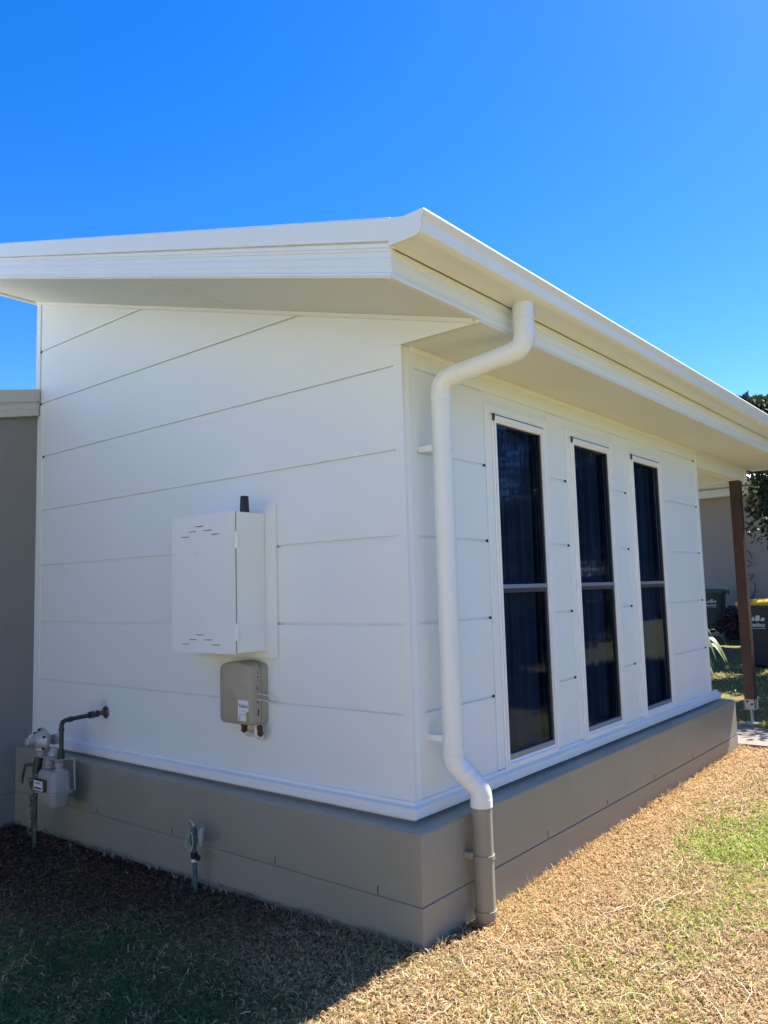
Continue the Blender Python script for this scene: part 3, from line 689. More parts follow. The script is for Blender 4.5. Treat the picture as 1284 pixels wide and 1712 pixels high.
# riser with stop cock and chain
rx, ry = -2.700, -0.300
b = MB(); b.tube([(rx, ry, -0.02), (rx, ry, 0.30), (rx+0.03, ry, 0.42), (rx+0.045, ry, 0.60)], 0.0125, 10); b.build('inlet_riser', M['chain'], gm, smooth=True)
b = MB(); b.tube([(rx+0.03, ry-0.01, 0.45), (rx+0.035, ry, 0.54)], 0.026, 12); b.tube([(rx+0.02, ry-0.02, 0.50), (rx-0.01, ry-0.06, 0.50), (rx-0.02, ry-0.07, 0.44), (rx-0.025, ry-0.07, 0.39)], [0.011, 0.010, 0.008, 0.004], 8)
b.build('stop_cock', M['pipegreen'], gm, smooth=True)
b = MB()
for k in range(19):
    z = 0.46 - k*0.021; a = k*1.35
    c = Vector((rx + 0.017*math.cos(a*0.7), ry - 0.014 + 0.008*math.sin(a), z)); tl = 0.5*math.sin(a)
    pts = [c + Vector((0.015*math.cos(t)*math.cos(a), 0.015*math.cos(t)*math.sin(a), 0.019*math.sin(t))) + Vector((tl*0.006*math.sin(t), 0, 0)) for t in np.linspace(0, 2*math.pi, 11)]
    b.tube(pts, 0.0045, 6, caps=False)
b.build('chain', M['chain'], gm, smooth=True)

# ------------------------------------------------------------------ garden tap
tp = thing('garden_tap', 'green weathered garden tap standpipe with rope at base of grey plinth', 'tap', (-1.265, -0.2, 0.03))
tx, ty = -1.265, -0.20
b = MB(); b.tube([(tx+0.012, ty, -0.03), (tx+0.010, ty, 0.10), (tx+0.004, ty, 0.17), (tx, ty, 0.32)], [0.0115, 0.0115, 0.012, 0.013], 12)
b.tube([(tx+0.03, ty-0.01, -0.03), (tx+0.018, ty, 0.02), (tx+0.012, ty, 0.09)], [0.011, 0.009, 0.006], 8)
b.tube([(tx-0.03, ty-0.015, -0.02), (tx-0.006, ty-0.008, 0.05), (tx+0.004, ty-0.004, 0.11)], 0.004, 6)
b.build('standpipe', M['tapgreen'], tp, smooth=True)
b = MB(); b.lathe([(0.017, 0.178), (0.018, 0.182), (0.018, 0.204), (0.015, 0.208)], (tx+0.003, ty, 0), n=12)
b.tube([(tx+0.01, ty, 0.192), (tx+0.045, ty-0.01, 0.192)], [0.014, 0.011], 8); b.lathe([(0.014, 0), (0.014, 0.008)], (tx+0.043, ty-0.01, 0.189), (1, -0.2, 0), 8)
b.build('valve_clamp', M['black'], tp, smooth=True, angle=35)
b = MB(); b.lathe([(0.0155, 0.16), (0.0155, 0.172), (0.013, 0.174)], (tx+0.004, ty, 0), n=12); b.build('pipe_sleeve', M['conduit'], tp, smooth=True, angle=35)
b = MB(); b.lathe([(0.015, 0.24), (0.019, 0.25), (0.019, 0.31), (0.014, 0.325), (0.010, 0.34)], (tx, ty, 0), n=12)
b.tube([(tx, ty, 0.27), (tx+0.03, ty-0.004, 0.262), (tx+0.06, ty-0.008, 0.275), (tx+0.078, ty-0.01, 0.285)], [0.011, 0.010, 0.010, 0.012], 10)
b.build('tap_body', M['tapgreen'], tp, smooth=True, angle=40)
b = MB(); b.tube([(tx+0.072, ty-0.01, 0.262), (tx+0.076, ty-0.014, 0.290), (tx+0.083, ty-0.014, 0.330), (tx+0.090, ty-0.012, 0.345)], [0.013, 0.016, 0.016, 0.010], 12)
tag(b.build('spout', M['meter'], tp, smooth=True, angle=40))
b = MB(); b.tube([(tx-0.022, ty-0.01, 0.348), (tx-0.008, ty-0.018, 0.362), (tx+0.010, ty-0.018, 0.356), (tx+0.020, ty-0.01, 0.338)], 0.006, 8)
b.tube([(tx, ty, 0.325), (tx, ty-0.006, 0.352)], 0.006, 8); b.build('tap_handle', M['reg'], tp, smooth=True)
b = MB()
b.tube([(tx-0.002, ty-0.022, 0.325), (tx-0.012, ty-0.026, 0.285), (tx-0.026, ty-0.026, 0.262), (tx-0.030, ty-0.024, 0.235), (tx-0.028, ty-0.024, 0.222)], 0.0030, 6)
b.tube([(tx-0.02, ty-0.018, 0.24), (tx-0.008, ty-0.024, 0.218), (tx+0.010, ty-0.024, 0.222), (tx+0.018, ty-0.018, 0.25), (tx+0.014, ty-0.018, 0.29), (tx+0.004, ty-0.022, 0.31)], 0.0034, 6)
b.tube([(tx+0.006, ty-0.022, 0.30), (tx+0.018, ty-0.022, 0.315)], 0.003, 6)
b.build('rope', M['rope'], tp, smooth=True)

# ------------------------------------------------------------------ neighbour house
NY = 18.6
nh = thing('neighbour_house', 'low beige rendered house with white gutter and corrugated roof beyond the post', 'house', (-5, NY, 0.1))
b = MB(); b.box(-14, 3, NY, NY + 7, -0.2, 3.68); b.build('wall', M['neighbour'], nh)
b = MB(); b.box(-14.4, 3.4, NY - 0.36, NY - 0.32, 3.655, 3.86); b.box(-14.4, 3.4, NY - 0.32, NY, 3.66, 3.68); b.build('fascia', M['nroof'], nh, bevel=0.01)
b = MB(); b.prism([(NY-0.364, 4.03), (NY-0.364, 3.88), (NY-0.44, 3.87), (NY-0.49, 3.90), (NY-0.50, 4.03), (NY-0.485, 4.03), (NY-0.475, 3.92), (NY-0.44, 3.895), (NY-0.38, 3.90), (NY-0.38, 4.03)], 'x', -14.4, 3.4)
b.build('gutter', M['nroof'], nh, smooth=True)
b = MB(); nx_ = 180*6; xs_ = np.linspace(-14.4, 3.4, nx_+1)
rows = [[(x, y, z + 0.022*math.cos(2*math.pi*x/0.17)) for x in xs_] for y, z in ((NY-0.48, 4.05), (NY+3.5, 5.0), (NY+7.4, 4.05))]
b.loft(rows, caps=False, closed=False); b.build('roof', M['nroof'], nh, smooth=True, angle=60)
hose = thing('garden_hose', 'dark garden hose coiled in loops on the beige neighbouring wall', 'hose', (-3.45, NY, 1.2))
b = MB()
for k, (cz, ra) in enumerate(((2.05, 0.20), (1.75, 0.26), (1.35, 0.30))):
    b.tube([(-3.43 + ra*0.55*math.cos(t), NY - 0.04 - 0.015*k, cz + ra*math.sin(t)) for t in np.linspace(0.6*k, 0.6*k + 5.4, 30)], 0.013, 8)
b.build('hose_coil', M['hose'], hose, smooth=True)

sh_ = thing('neighbour_house', 'long cream rendered house across the side yard, facing the white gable', 'house', (-2, -10.5, 0))  # added house, out of view; its sunlit face bounces warm light onto the gable
b = MB(); b.box(-16, 12, -18, -10.5, -0.2, 3.0); b.build('wall', mat('cream_render', (0.72, 0.68, 0.60), 0.8, 0.03, 2, 0.3, 60), sh_)
b = MB(); b.prism([(-10.0, 2.9), (-9.97, 3.1), (-14.2, 4.5), (-18.5, 3.1), (-18.5, 2.95), (-14.2, 4.35), (-10.3, 2.9)], 'x', -16.5, 12.5); b.build('roof', M['nroof'], sh_)
for x in (-10, -4.5, 1.5, 7):
    b = MB(); picture(b, -0.03, 0.03, 0, 1.8, 0.9, 2.1, 0.05); b.v = [(x + q[1], -10.47 + q[0], q[2]) for q in b.v]; wn_ = b.build('window', M['trim'], sh_)
    b = MB(); b.box(x + 0.05, x + 1.75, -10.499, -10.48, 0.95, 2.05); b.build('pane', M['darkframe'], wn_)

# ------------------------------------------------------------------ wheelie bins
def make_bin(name, label, loc, rz, mb_, ml_, yellow):
    t = thing(name, label, 'bin', (0, 0, 0), 'wheelie bins by the neighbouring wall')
    b = MB()
    def ring(z, wx, wy, oy=0.0, r=0.05):
        pts = []
        for cx, cy, a0 in ((wx-r, wy-r, 0), (-wx+r, wy-r, 90), (-wx+r, -wy+r, 180), (wx-r, -wy+r, 270)):
            for k in range(4):
                a = R(a0+30*k); pts.append((cx + r*math.cos(a), cy + oy + r*math.sin(a), z))
        return pts
    b.loft([ring(0.03, 0.20, 0.22), ring(0.06, 0.22, 0.25), ring(0.55, 0.245, 0.30), ring(0.93, 0.262, 0.335), ring(0.935, 0.285, 0.36), ring(0.985, 0.29, 0.365)])
    body = b.build('bin_body', mb_, t, smooth=True, angle=30)
    b = MB()
    b.loft([ring(0.987, 0.30, 0.375, 0, 0.06), ring(1.03, 0.302, 0.378, 0, 0.06), ring(1.045, 0.29, 0.365, 0, 0.06), ring(1.065, 0.24, 0.31, 0, 0.06), ring(1.075, 0.15, 0.22, 0, 0.06)])
    b.box(-0.10, 0.10, -0.395, -0.37, 1.0, 1.03)
    b.build('bin_lid', ml_, t, smooth=True, angle=40)
    b = MB()
    b.tube([(-0.25, 0.36, 1.0), (-0.25, 0.44, 1.0), (0.25, 0.44, 1.0), (0.25, 0.36, 1.0)], 0.018, 8)
    b.build('bin_handle', ml_, t, smooth=True)
    for sx in (-1, 1):
        b = MB(); b.tube([(sx*0.31, 0.40, 0.97), (sx*0.31, 0.46, 0.94), (sx*0.31, 0.46, 0.985), (sx*0.31, 0.40, 1.03)], 0.02, 8); b.build('lifting_lug', ml_, t, smooth=True)
    for sx in (-1, 1):
        b = MB(); b.lathe([(0.02, -0.025), (0.09, -0.025), (0.10, -0.015), (0.10, 0.015), (0.09, 0.025), (0.02, 0.025)], (sx*0.25, 0.28, 0.10), (1, 0, 0), 18); b.build('wheel', M['black'], t, smooth=True, angle=30)
    fy = lambda z: -(0.25 + (0.335-0.25)*(z-0.06)/0.87) - 0.003
    tl = (0, -(0.085/0.87), 1)
    text_mesh('Mackay', 0.085, frame_mtx((0, fy(0.66) - 0.002, 0.66), (1, 0, 0), tl), 'bin_lettering', M['logo'], body, 0.001, 0.002)
    b = MB()
    for i, (x0, x1, h) in enumerate(((-0.13, -0.085, 0.035), (-0.075, -0.03, 0.06), (-0.02, 0.05, 0.085), (0.06, 0.12, 0.05))):
        z0 = 0.745; z1 = z0 + h
        b.loft([[(x0, fy(z0)-e, z0), (x1, fy(z0)-e, z0), (x1 + 0.01, fy(z1)-e, z1), (x0 + 0.025, fy(z1)-e, z1)] for e in (0.0, 0.003)])
    b.box(-0.13, 0.13, fy(0.63)-0.003, fy(0.63), 0.628, 0.634)
    b.build('bin_logo', M['logo'], body)
    t.location = loc; t.rotation_euler = (0, 0, rz)
    return t
make_bin('wheelie_bin', 'dark wheelie bin with bright yellow lid right of the timber post', (-1.20, 10.75, 0.125), R(-6), M['bindark'], M['lidyellow'], True)
make_bin('wheelie_bin', 'green wheelie bin with green lid by the far wall, left of the post', (-4.02, 17.55, 0.24), R(8), M['bingreen'], M['lidgreen'], False)

# ------------------------------------------------------------------ vegetation
def leaf_cloud(name, pts, size, cols, parent, material, elong=2.0, droop=0.3, seed=1):
    rg = np.random.default_rng(seed); n = len(pts)
    d = rg.normal(size=(n, 3)); d[:, 2] -= droop; d /= np.linalg.norm(d, axis=1)[:, None]
    a = rg.normal(size=(n, 3)); s = np.cross(d, a); s /= np.linalg.norm(s, axis=1)[:, None]
    nn = np.cross(d, s)
    L = size*rg.uniform(0.6, 1.3, n)[:, None]; W = L/elong/2
    P = np.asarray(pts)
    v = np.stack([P, P + d*L*0.5 + s*W + nn*L*0.06, P + d*L, P + d*L*0.5 - s*W + nn*L*0.06], 1).reshape(-1, 3)
    me = bpy.data.meshes.new(name); o = bpy.data.objects.new(name, me); col.objects.link(o)
    org = ORIG[parent.name] if parent else Vector((0, 0, 0)); v = v - np.array(org)
    me.vertices.add(4*n); me.vertices.foreach_set('co', v.astype(np.float32).ravel())
    me.loops.add(4*n); me.loops.foreach_set('vertex_index', np.arange(4*n, dtype=np.int32))
    me.polygons.add(n); me.polygons.foreach_set('loop_start', np.arange(0, 4*n, 4, dtype=np.int32))
    me.update(calc_edges=True); me.validate()
    ca = me.color_attributes.new('tint', 'FLOAT_COLOR', 'POINT')
    c = np.repeat(cols, 4, axis=0); c = np.concatenate([c, np.ones((4*n, 1))], 1)
    ca.data.foreach_set('color', c.astype(np.float32).ravel())
    me.materials.append(material)
    if parent: o.parent = parent; ORIG[o.name] = org
    return o
def tree(name, label, base, top, centre, rad, nclump, nleaf, size, colr, seed, group=None, flat=0.8, extra=(), limb0=0.45, crad=None):
    rg = np.random.default_rng(seed)
    t = thing(name, label, 'tree', base, group)
    b = MB(); base = Vector(base); c = Vector(centre)
    b.tube([base - Vector((0,0,0.2)), base + (c-base)*0.35 + Vector((0.1, 0.05, 0)), c - Vector((0, 0, rad[2]*0.2)), c + Vector((0.1, 0, rad[2]*0.5))], [0.17, 0.14, 0.10, 0.03], 10)
    cl = []
    while len(cl) < nclump:
        q = rg.normal(size=3); q /= np.linalg.norm(q); q *= rg.uniform(0.55, 1.0)
        cl.append(np.array(c) + q*np.array(rad))
    cl = [np.array(e) for e in extra] + cl; nclump = len(cl)
    for q in cl[:max(8, nclump//4)]:
        st_ = base + (c - base)*float(rg.uniform(limb0, 0.92)); md = (st_ + Vector(q))/2 + Vector((0, 0, 0.15))
        b.tube([tuple(st_), tuple(md), tuple(q)], [0.05, 0.03, 0.008], 6)
    b.build('trunk', M['bark'], t, smooth=True, angle=60)
    per = nleaf//nclump; P = []; Cc = []
    for q in cl:
        r = rg.uniform(0.28, 0.55)*(crad or min(rad))*0.55
        u = rg.normal(size=(per, 3)); u /= np.linalg.norm(u, axis=1)[:, None]; u *= (rg.uniform(0.2, 1, per)**0.6)[:, None]
        P.append(q + u*np.array([r*1.15, r*1.15, r*flat]))
        br = rg.uniform(0.7, 1.25)
        k = rg.uniform(0.65, 1.35, per)[:, None]*br
        Cc.append(np.array(colr)*k*np.array([1, 1, 1]) + np.array([0.03, 0.02, 0])*rg.uniform(0, 0.5, per)[:, None])
    leaf_cloud('crown', np.concatenate(P), size, np.clip(np.concatenate(Cc), 0, 1), t, M['leaf'], 2.1, 0.25, seed)
    return t
tree('broadleaf_tree', 'dense dark green broadleaf tree beyond the patio roof, right of the post', (1.8, 10.5, 0.15), 7, (1.65, 10.2, 2.95), (2.4, 3.2, 1.15), 220, 150000, 0.11, (0.026, 0.050, 0.016), 5, crad=2.5, extra=[(-0.60, 10.2, 2.75), (-0.64, 10.6, 2.45), (-0.5, 10.3, 3.1), (-0.68, 10.4, 3.0), (-0.4, 10.4, 2.25), (-0.3, 10.3, 2.7), (-0.45, 10.5, 3.4), (-0.2, 10.7, 2.9), (0.0, 10.4, 2.4), (0.0, 10.4, 3.3)])
tree('broadleaf_tree', 'low spreading dark tree behind the house, left of the post', (-6.2, 13.8, 0.15), 7, (-3.0, 14.3, 4.4), (2.6, 3.7, 0.3), 240, 150000, 0.14, (0.028, 0.052, 0.018), 6, limb0=0.9, crad=1.7, flat=0.35)
# back yard on the window side: paling fence and a tree, seen in the window reflections
fx = 8.5
for k in range(4):
    y0 = -2 + k*9.0
    f_ = thing('paling_fence', ['weathered grey paling fence panel nearest the front of the yard', 'weathered grey paling fence panel second along the side boundary', 'weathered grey paling fence panel third along the side boundary', 'weathered grey paling fence panel at the rear end of the boundary'][k], 'fence', (fx, y0, 0.1), 'paling fence along the side boundary')
    b = MB(); y = y0
    while y < y0 + 8.95:
        b.box(fx, fx + 0.018, y, y + 0.095, 0.05, 1.78 + random.uniform(-0.015, 0.015)); y += 0.103
    b.build('palings', M['fence'], f_)
    for z in (0.4, 1.45):
        b = MB(); b.box(fx + 0.019, fx + 0.06, y0, y0 + 8.95, z, z + 0.08); b.build('rail', M['fence'], f_)
tree('boundary_tree', 'spreading green tree behind the side fence', (11.5, 17, 0.1), 7, (11.2, 18.5, 2.4), (2.4, 3.6, 1.4), 70, 12000, 0.22, (0.045, 0.075, 0.022), 9)
tree('boundary_tree', 'dark bushy tree behind the rear part of the side fence', (12.5, 25, 0.1), 7, (12.2, 25, 4.3), (3.4, 4.4, 3.9), 80, 12000, 0.26, (0.028, 0.055, 0.018), 12)
tree('boundary_tree', 'tall dark tree behind the far end of the side fence', (12, 34, 0.1), 7, (12, 34, 4.8), (4, 5.0, 4.6), 80, 12000, 0.3, (0.03, 0.05, 0.018), 13)

# strappy plant peeping past the far corner of the house
sp = thing('strappy_plant', 'strappy leaved plant with arching sunlit leaves beyond the house corner', 'plant', (-1.0, 6.3, 0.165))
def strap(b, base, dirn, L, h, w):
    base = Vector(base); d = Vector(dirn).normalized(); s = Vector((-d.y, d.x, 0)).normalized(); r1 = []; n = 12
    for i in range(n+1):
        t = i/n; p = base + d*L*t + Vector((0, 0, h*(1-(1-1.55*t)**2) if t < 0.65 else h*(1-(1-1.55*t)**2) - 0.25*(t-0.65)))
        ww = w*math.sin(math.pi*min(0.98, 0.12+0.88*t))**0.7
        r1.append([tuple(p - s*ww), tuple(p + Vector((0, 0, -ww*0.35))), tuple(p + s*ww)])
    b.loft(r1, caps=False, closed=False)
b = MB(); rg = random.Random(4)
for k in range(11):
    a = rg.uniform(0, 2*math.pi); strap(b, (-1.0 + 0.05*math.cos(a), 6.3 + 0.05*math.sin(a), 0.3), (math.cos(a), math.sin(a), 0), rg.uniform(0.4, 0.6), rg.uniform(0.35, 0.7), rg.uniform(0.022, 0.034))
strap(b, (-1.0, 6.3, 0.3), (0.95, -0.25, 0), 0.56, 0.60, 0.055); strap(b, (-1.0, 6.3, 0.3), (0.98, 0.2, 0), 0.40, 0.72, 0.05); strap(b, (-1.0, 6.2, 0.3), (0.9, -0.5, 0), 0.52, 0.42, 0.05)
M['strap'] = mat('strap_leaf', (0.17, 0.21, 0.075), 0.4, 0.25, 12)
b.build('leaves', M['strap'], sp, smooth=True, angle=80)
b = MB(); b.lathe([(0.15, 0), (0.17, 0.02), (0.19, 0.19), (0.20, 0.2), (0.185, 0.2), (0.175, 0.17), (0.0, 0.16)], (-1.0, 6.3, 0.166), n=20); b.build('pot', M['bark'], sp, smooth=True, angle=40)
# shrubs added out of view to hide the sunlit lawn from the window reflections
rg3 = np.random.default_rng(8)
LB = ['rounded green shrub nearest the house in the side bed', 'rounded green shrub second in the side bed', 'rounded green shrub third in the side bed', 'rounded green shrub fourth in the side bed', 'rounded green shrub fifth in the side bed', 'rounded green shrub sixth, farthest down the side bed']
for k, (sx, sy) in enumerate(((3.9, 6.3), (4.5, 7.9), (5.0, 9.5), (5.4, 11.2), (5.8, 13.0), (6.2, 15.0))):
    g_ = thing('garden_shrub', LB[k], 'shrub', (sx, sy, 0.15), 'garden shrubs in the side bed')
    u = rg3.normal(size=(2600, 3)); u /= np.linalg.norm(u, axis=1)[:, None]; u *= (rg3.uniform(0.3, 1, 2600)**0.5)[:, None]; u *= 1 + 0.15*np.sin(u[:, :1]*7 + k)
    leaf_cloud('foliage', u*np.array([0.85, 0.95, 0.62]) + np.array([sx, sy, 0.78]), 0.12, np.array([0.03, 0.055, 0.022])*rg3.uniform(0.6, 1.5, 2600)[:, None], g_, M['leaf'], 2, 0.1, 30 + k)
    b = MB()
    for q in range(5): b.tube([(sx, sy, 0.05), (sx + 0.3*math.cos(q*1.3), sy + 0.3*math.sin(q*1.3), 0.7)], 0.02, 6)
    b.build('stem', M['bark'], g_, smooth=True)
# dark shrub at the far wall
sh = thing('dark_shrub', 'low dark purplish shrub between the two bins', 'shrub', (-3.05, 16.2, 0.15))
rg2 = np.random.default_rng(3); u = rg2.normal(size=(2600, 3)); u /= np.linalg.norm(u, axis=1)[:, None]; u *= rg2.uniform(0.4, 1, 2600)[:, None]
pts = u*np.array([0.55, 0.45, 0.42]) + np.array([-3.05, 16.2, 0.55])
leaf_cloud('foliage', pts, 0.10, np.array([0.05, 0.035, 0.045])*rg2.uniform(0.6, 1.5, 2600)[:, None], sh, M['leaf'], 2, 0.1, 2)
b = MB()
for k in range(5): b.tube([(-3.05, 16.2, 0.1), (-3.05+0.2*math.cos(k*1.3), 16.2+0.2*math.sin(k*1.3), 0.5)], 0.015, 6)
b.build('stem', M['bark'], sh, smooth=True)

# ------------------------------------------------------------------ lawn
def vnoise(x, y, s, seed):
    rg = np.random.default_rng(seed); G = rg.random((64, 64))
    u = x*s; v = y*s; i = np.floor(u).astype(int); j = np.floor(v).astype(int); fu = u-i; fv = v-j
    fu = fu*fu*(3-2*fu); fv = fv*fv*(3-2*fv)
    g = lambda a, b_: G[a % 64, b_ % 64]
    return (g(i, j)*(1-fu) + g(i+1, j)*fu)*(1-fv) + (g(i, j+1)*(1-fu) + g(i+1, j+1)*fu)*fv
def runners(parent_unused):
    rg = random.Random(31); b = MB()
    for k in range(110):
        x = rg.uniform(0.15, 1.7); y = rg.uniform(-1.2, 3.2); a = rg.uniform(0, 6.28); p = []; z = 0.022
        if y < -0.2 and x < 0.35: continue
        turn = rg.uniform(-0.5, 0.5)
        for i in range(rg.randint(5, 11)):
            p.append((x, y, float(gz(np.float64(x), np.float64(y))) + z + rg.uniform(-0.006, 0.010)))
            x += 0.028*math.cos(a); y += 0.028*math.sin(a); a += turn*0.35 + rg.uniform(-0.25, 0.25)
        if any((q[0] < PO + 0.02 and q[1] > -PO - 0.02) for q in p): continue
        b.tube(p, [0.0015]*(len(p)-1) + [0.0008], 4)
    for k in range(56):      # dry tufts hard against the plinth and around the pipe
        if k % 2: bx, by = PO + rg.uniform(0.012, 0.05), rg.uniform(-0.1, 3.8)
        else: bx, by = rg.uniform(-2.2, 0.15), -PO - rg.uniform(0.012, 0.05)
        for i in range(5):
            a = rg.uniform(0, 6.28); L = rg.uniform(0.03, 0.075)*(1 if k % 2 else 0.5); z0 = float(gz(np.float64(bx), np.float64(by)))
            ex, ey = bx + 0.5*L*math.cos(a), by + 0.5*L*math.sin(a)
            if k % 2: ex = max(ex, PO + 0.006)
            else: ey = min(ey, -PO - 0.006)
            b.tube([(bx, by, z0 - 0.01), ((bx+ex)/2, (by+ey)/2, z0 + L*0.6), (ex, ey, z0 + L*0.8)], [0.0018, 0.0014, 0.0005], 4)
    o = b.build('grass_runner', mat('dry_runner', (0.62, 0.50, 0.32), 0.7, 0.25, 30), None, smooth=True, angle=80)
    tag(o, 'pale dry runners and tufts lying over the lawn', 'grass', kind='stuff')
    b = MB()
    for k in range(46):
        x = rg.uniform(-1.9, 1.6); y = rg.uniform(-1.3, 2.6)
        if x < PO + 0.05 and y > -PO - 0.05: continue
        z = float(gz(np.float64(x), np.float64(y))) + 0.034; a = rg.uniform(0, 6.28); L = rg.uniform(0.018, 0.04); w = L*0.28
        d = Vector((math.cos(a), math.sin(a), rg.uniform(-0.2, 0.3))); q = Vector((-d.y, d.x, rg.uniform(-0.4, 0.4))); c = Vector((x, y, z))
        b.loft([[tuple(c), tuple(c + q*0.001)], [tuple(c + d*L*0.5 + q*w), tuple(c + d*L*0.5 - q*w)], [tuple(c + d*L), tuple(c + d*L + q*0.001)]], caps=False, closed=False)
    o = b.build('leaf_litter', mat('dead_leaf', (0.30, 0.17, 0.08), 0.7, 0.4, 25), None)
    tag(o, 'scattered small dead leaves on the lawn', 'leaf litter', kind='stuff')
def lawn():
    rg = np.random.default_rng(21)
    def sample(n, x0, x1, y0, y1):
        return np.stack([rg.uniform(x0, x1, n), rg.uniform(y0, y1, n)], 1)
    P = np.concatenate([sample(560000, -3.4, 2.4, -2.2, 3.0), sample(120000, 0.0, 2.4, 3.0, 6.5), sample(14000, -3.2, 3.0, 5.0, 12), sample(8000, -6, 6, -6, 18)])
    cp = np.array([CAMP.x, CAMP.y]); d = P - cp
    rr_ = np.array([CAMR.x, CAMR.y]); ff = np.array([CAMF.x, CAMF.y]); ff = ff/np.linalg.norm(ff)
    fw = d@ff; sd_ = d@np.array([ff[1], -ff[0]])
    keep = (fw > 1.6) & (np.abs(sd_) < fw*0.62 + 0.5)
    x, y = P[:, 0], P[:, 1]
    keep &= ~((x < PO + 0.005) & (y > -PO - 0.005) & (y < 4.31))
    keep &= ~((x < 0.86) & (y > 4.34) & (y < 5.22) & (x < 0.47 + (y-4.36)*0.40))
    keep &= ~(x < XW + 0.01)
    P = P[keep]; x, y = P[:, 0], P[:, 1]; n = len(P)
    n1 = vnoise(x+50, y+50, 1.6, 1); n2 = vnoise(x+50, y+50, 5, 2); n3 = vnoise(x+50, y+50, 14, 3)
    dist_wall = np.where(y < -PO, np.hypot(np.maximum(x-PO, 0), -PO-y), x-PO)
    # how green
    gsun = 1.25*np.exp(-(((x-1.0)/0.42)**2 + ((y-2.0)/0.62)**2)) + 0.45*np.exp(-(((x-1.5)/0.6)**2 + ((y-1.1)/0.5)**2)) + 0.3*np.exp(-(((x-0.85)/0.3)**2 + ((y-0.2)/0.5)**2)) \
        + 0.7*np.exp(-(((x-1.9)/0.6)**2 + ((y-2.6)/1.2)**2))
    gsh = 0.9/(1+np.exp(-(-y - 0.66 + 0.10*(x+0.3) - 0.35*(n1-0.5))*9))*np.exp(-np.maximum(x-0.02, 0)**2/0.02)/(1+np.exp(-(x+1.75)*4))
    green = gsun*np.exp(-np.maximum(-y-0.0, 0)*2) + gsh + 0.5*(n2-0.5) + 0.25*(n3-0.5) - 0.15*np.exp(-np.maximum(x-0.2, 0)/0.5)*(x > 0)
    green = np.where(y > 5.0, 0.7, green)
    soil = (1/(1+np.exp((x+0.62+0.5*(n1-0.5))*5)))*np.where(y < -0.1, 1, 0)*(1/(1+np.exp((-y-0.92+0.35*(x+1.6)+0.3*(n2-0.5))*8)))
    soil2 = np.maximum(0, n2*0.9 + n3*0.5 - 1.02)*2.0
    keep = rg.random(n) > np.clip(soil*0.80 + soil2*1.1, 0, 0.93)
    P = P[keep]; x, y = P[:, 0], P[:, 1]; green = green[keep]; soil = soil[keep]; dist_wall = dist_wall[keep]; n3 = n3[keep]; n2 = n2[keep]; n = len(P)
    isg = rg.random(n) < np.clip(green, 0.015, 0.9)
    straw = np.array([[0.56, 0.39, 0.20], [0.44, 0.28, 0.135], [0.70, 0.54, 0.33], [0.22, 0.135, 0.07], [0.50, 0.355, 0.21]])
    c = straw[rg.integers(0, 5, n)]
    orange = np.exp(-(dist_wall/0.35)**2)*(x > 0.0)*(y > 0.1)
    c = c*(1-0.55*orange[:, None]) + np.array([0.60, 0.37, 0.155])*0.55*orange[:, None]
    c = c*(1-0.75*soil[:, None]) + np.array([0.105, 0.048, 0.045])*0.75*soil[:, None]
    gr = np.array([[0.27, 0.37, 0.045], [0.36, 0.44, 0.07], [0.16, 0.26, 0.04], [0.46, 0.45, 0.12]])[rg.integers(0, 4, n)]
    gr_shade = np.array([[0.08, 0.15, 0.045], [0.12, 0.19, 0.06], [0.055, 0.11, 0.04]])[rg.integers(0, 3, n)]
    gr = np.where(((y < -0.35) & (x < 0.35))[:, None], gr_shade, gr)  # shady side: greener grass, with the house shadow also put into its colour
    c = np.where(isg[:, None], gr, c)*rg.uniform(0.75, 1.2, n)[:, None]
    c = np.clip(c, 0, 0.85)
    L = rg.uniform(0.016, 0.043, n)*np.where(isg, 0.9, 1.0)*(0.75+0.6*n2); W = rg.uniform(0.0010, 0.0023, n)
    far = np.hypot(x-CAMP.x, y-CAMP.y); W *= np.clip(far/4.0, 1, 2.5); L *= np.clip(far/6.0, 1, 1.8)
    az_ = rg.uniform(0, 2*math.pi, n) ; up = np.where(isg, rg.uniform(0.25, 1.1, n), rg.uniform(0.0, 0.9, n))
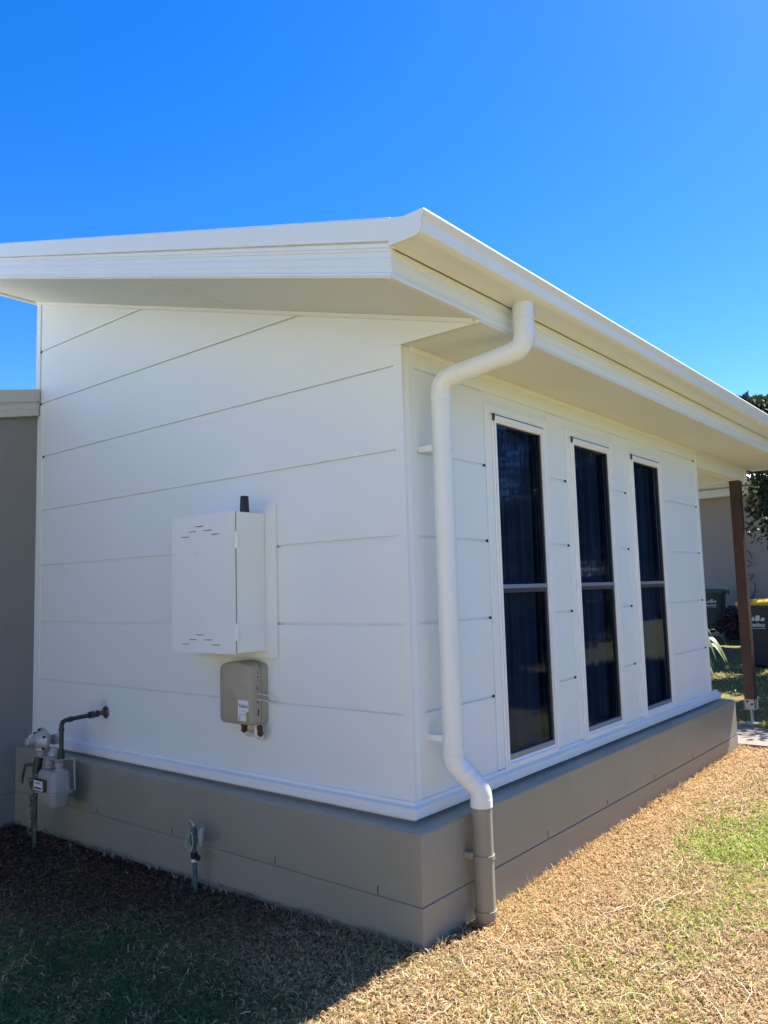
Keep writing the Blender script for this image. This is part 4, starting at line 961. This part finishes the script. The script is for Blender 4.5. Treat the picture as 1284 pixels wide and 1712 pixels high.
    dx, dy = np.cos(az_), np.sin(az_)
    z0 = gz(x, y) + rg.uniform(-0.004, 0.016, n)
    # tall dry tufts right against the plinth
    near = (np.abs(dist_wall) < 0.05) & (rg.random(n) < 0.5); L = np.where(near, L*1.5, L); up = np.where(near, rg.uniform(0.5, 1.2, n), up)
    ch, sh_ = np.cos(up), np.sin(up)
    base = np.stack([x, y, z0], 1)
    mid = base + np.stack([dx*ch*L*0.5, dy*ch*L*0.5, sh_*L*0.55], 1)
    tip = base + np.stack([dx*ch*L + rg.normal(0, .004, n), dy*ch*L + rg.normal(0, .004, n), sh_*L*0.80 - 0.15*L], 1)
    s = np.stack([-dy, dx, rg.normal(0, 0.4, n)], 1)*W[:, None]
    v = np.stack([base - s*0.8, base + s*0.8, mid + s, mid - s, tip], 1)
    # keep blades out of the plinth
    flat = v.reshape(-1, 3)
    inside = (flat[:, 0] < PO + 0.002) & (flat[:, 1] > -PO - 0.002) & (flat[:, 1] < 4.31)
    bad = inside.reshape(-1, 5).any(1); v = v[~bad]; c = c[~bad]; n = len(v)
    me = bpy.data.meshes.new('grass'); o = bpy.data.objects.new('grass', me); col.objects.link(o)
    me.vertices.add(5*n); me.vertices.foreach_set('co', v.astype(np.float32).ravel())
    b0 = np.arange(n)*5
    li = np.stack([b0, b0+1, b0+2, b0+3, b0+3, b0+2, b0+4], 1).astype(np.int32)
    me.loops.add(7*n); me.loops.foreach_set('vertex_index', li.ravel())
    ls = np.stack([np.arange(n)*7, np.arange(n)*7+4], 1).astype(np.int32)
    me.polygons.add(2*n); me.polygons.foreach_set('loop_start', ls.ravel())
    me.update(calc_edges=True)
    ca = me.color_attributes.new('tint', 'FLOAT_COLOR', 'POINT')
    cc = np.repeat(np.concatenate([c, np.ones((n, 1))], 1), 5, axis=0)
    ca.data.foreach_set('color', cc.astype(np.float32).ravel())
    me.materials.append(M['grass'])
    runners(o)
    tag(o, 'dry straw coloured lawn with green patches around the house', 'grass', kind='stuff')
lawn()
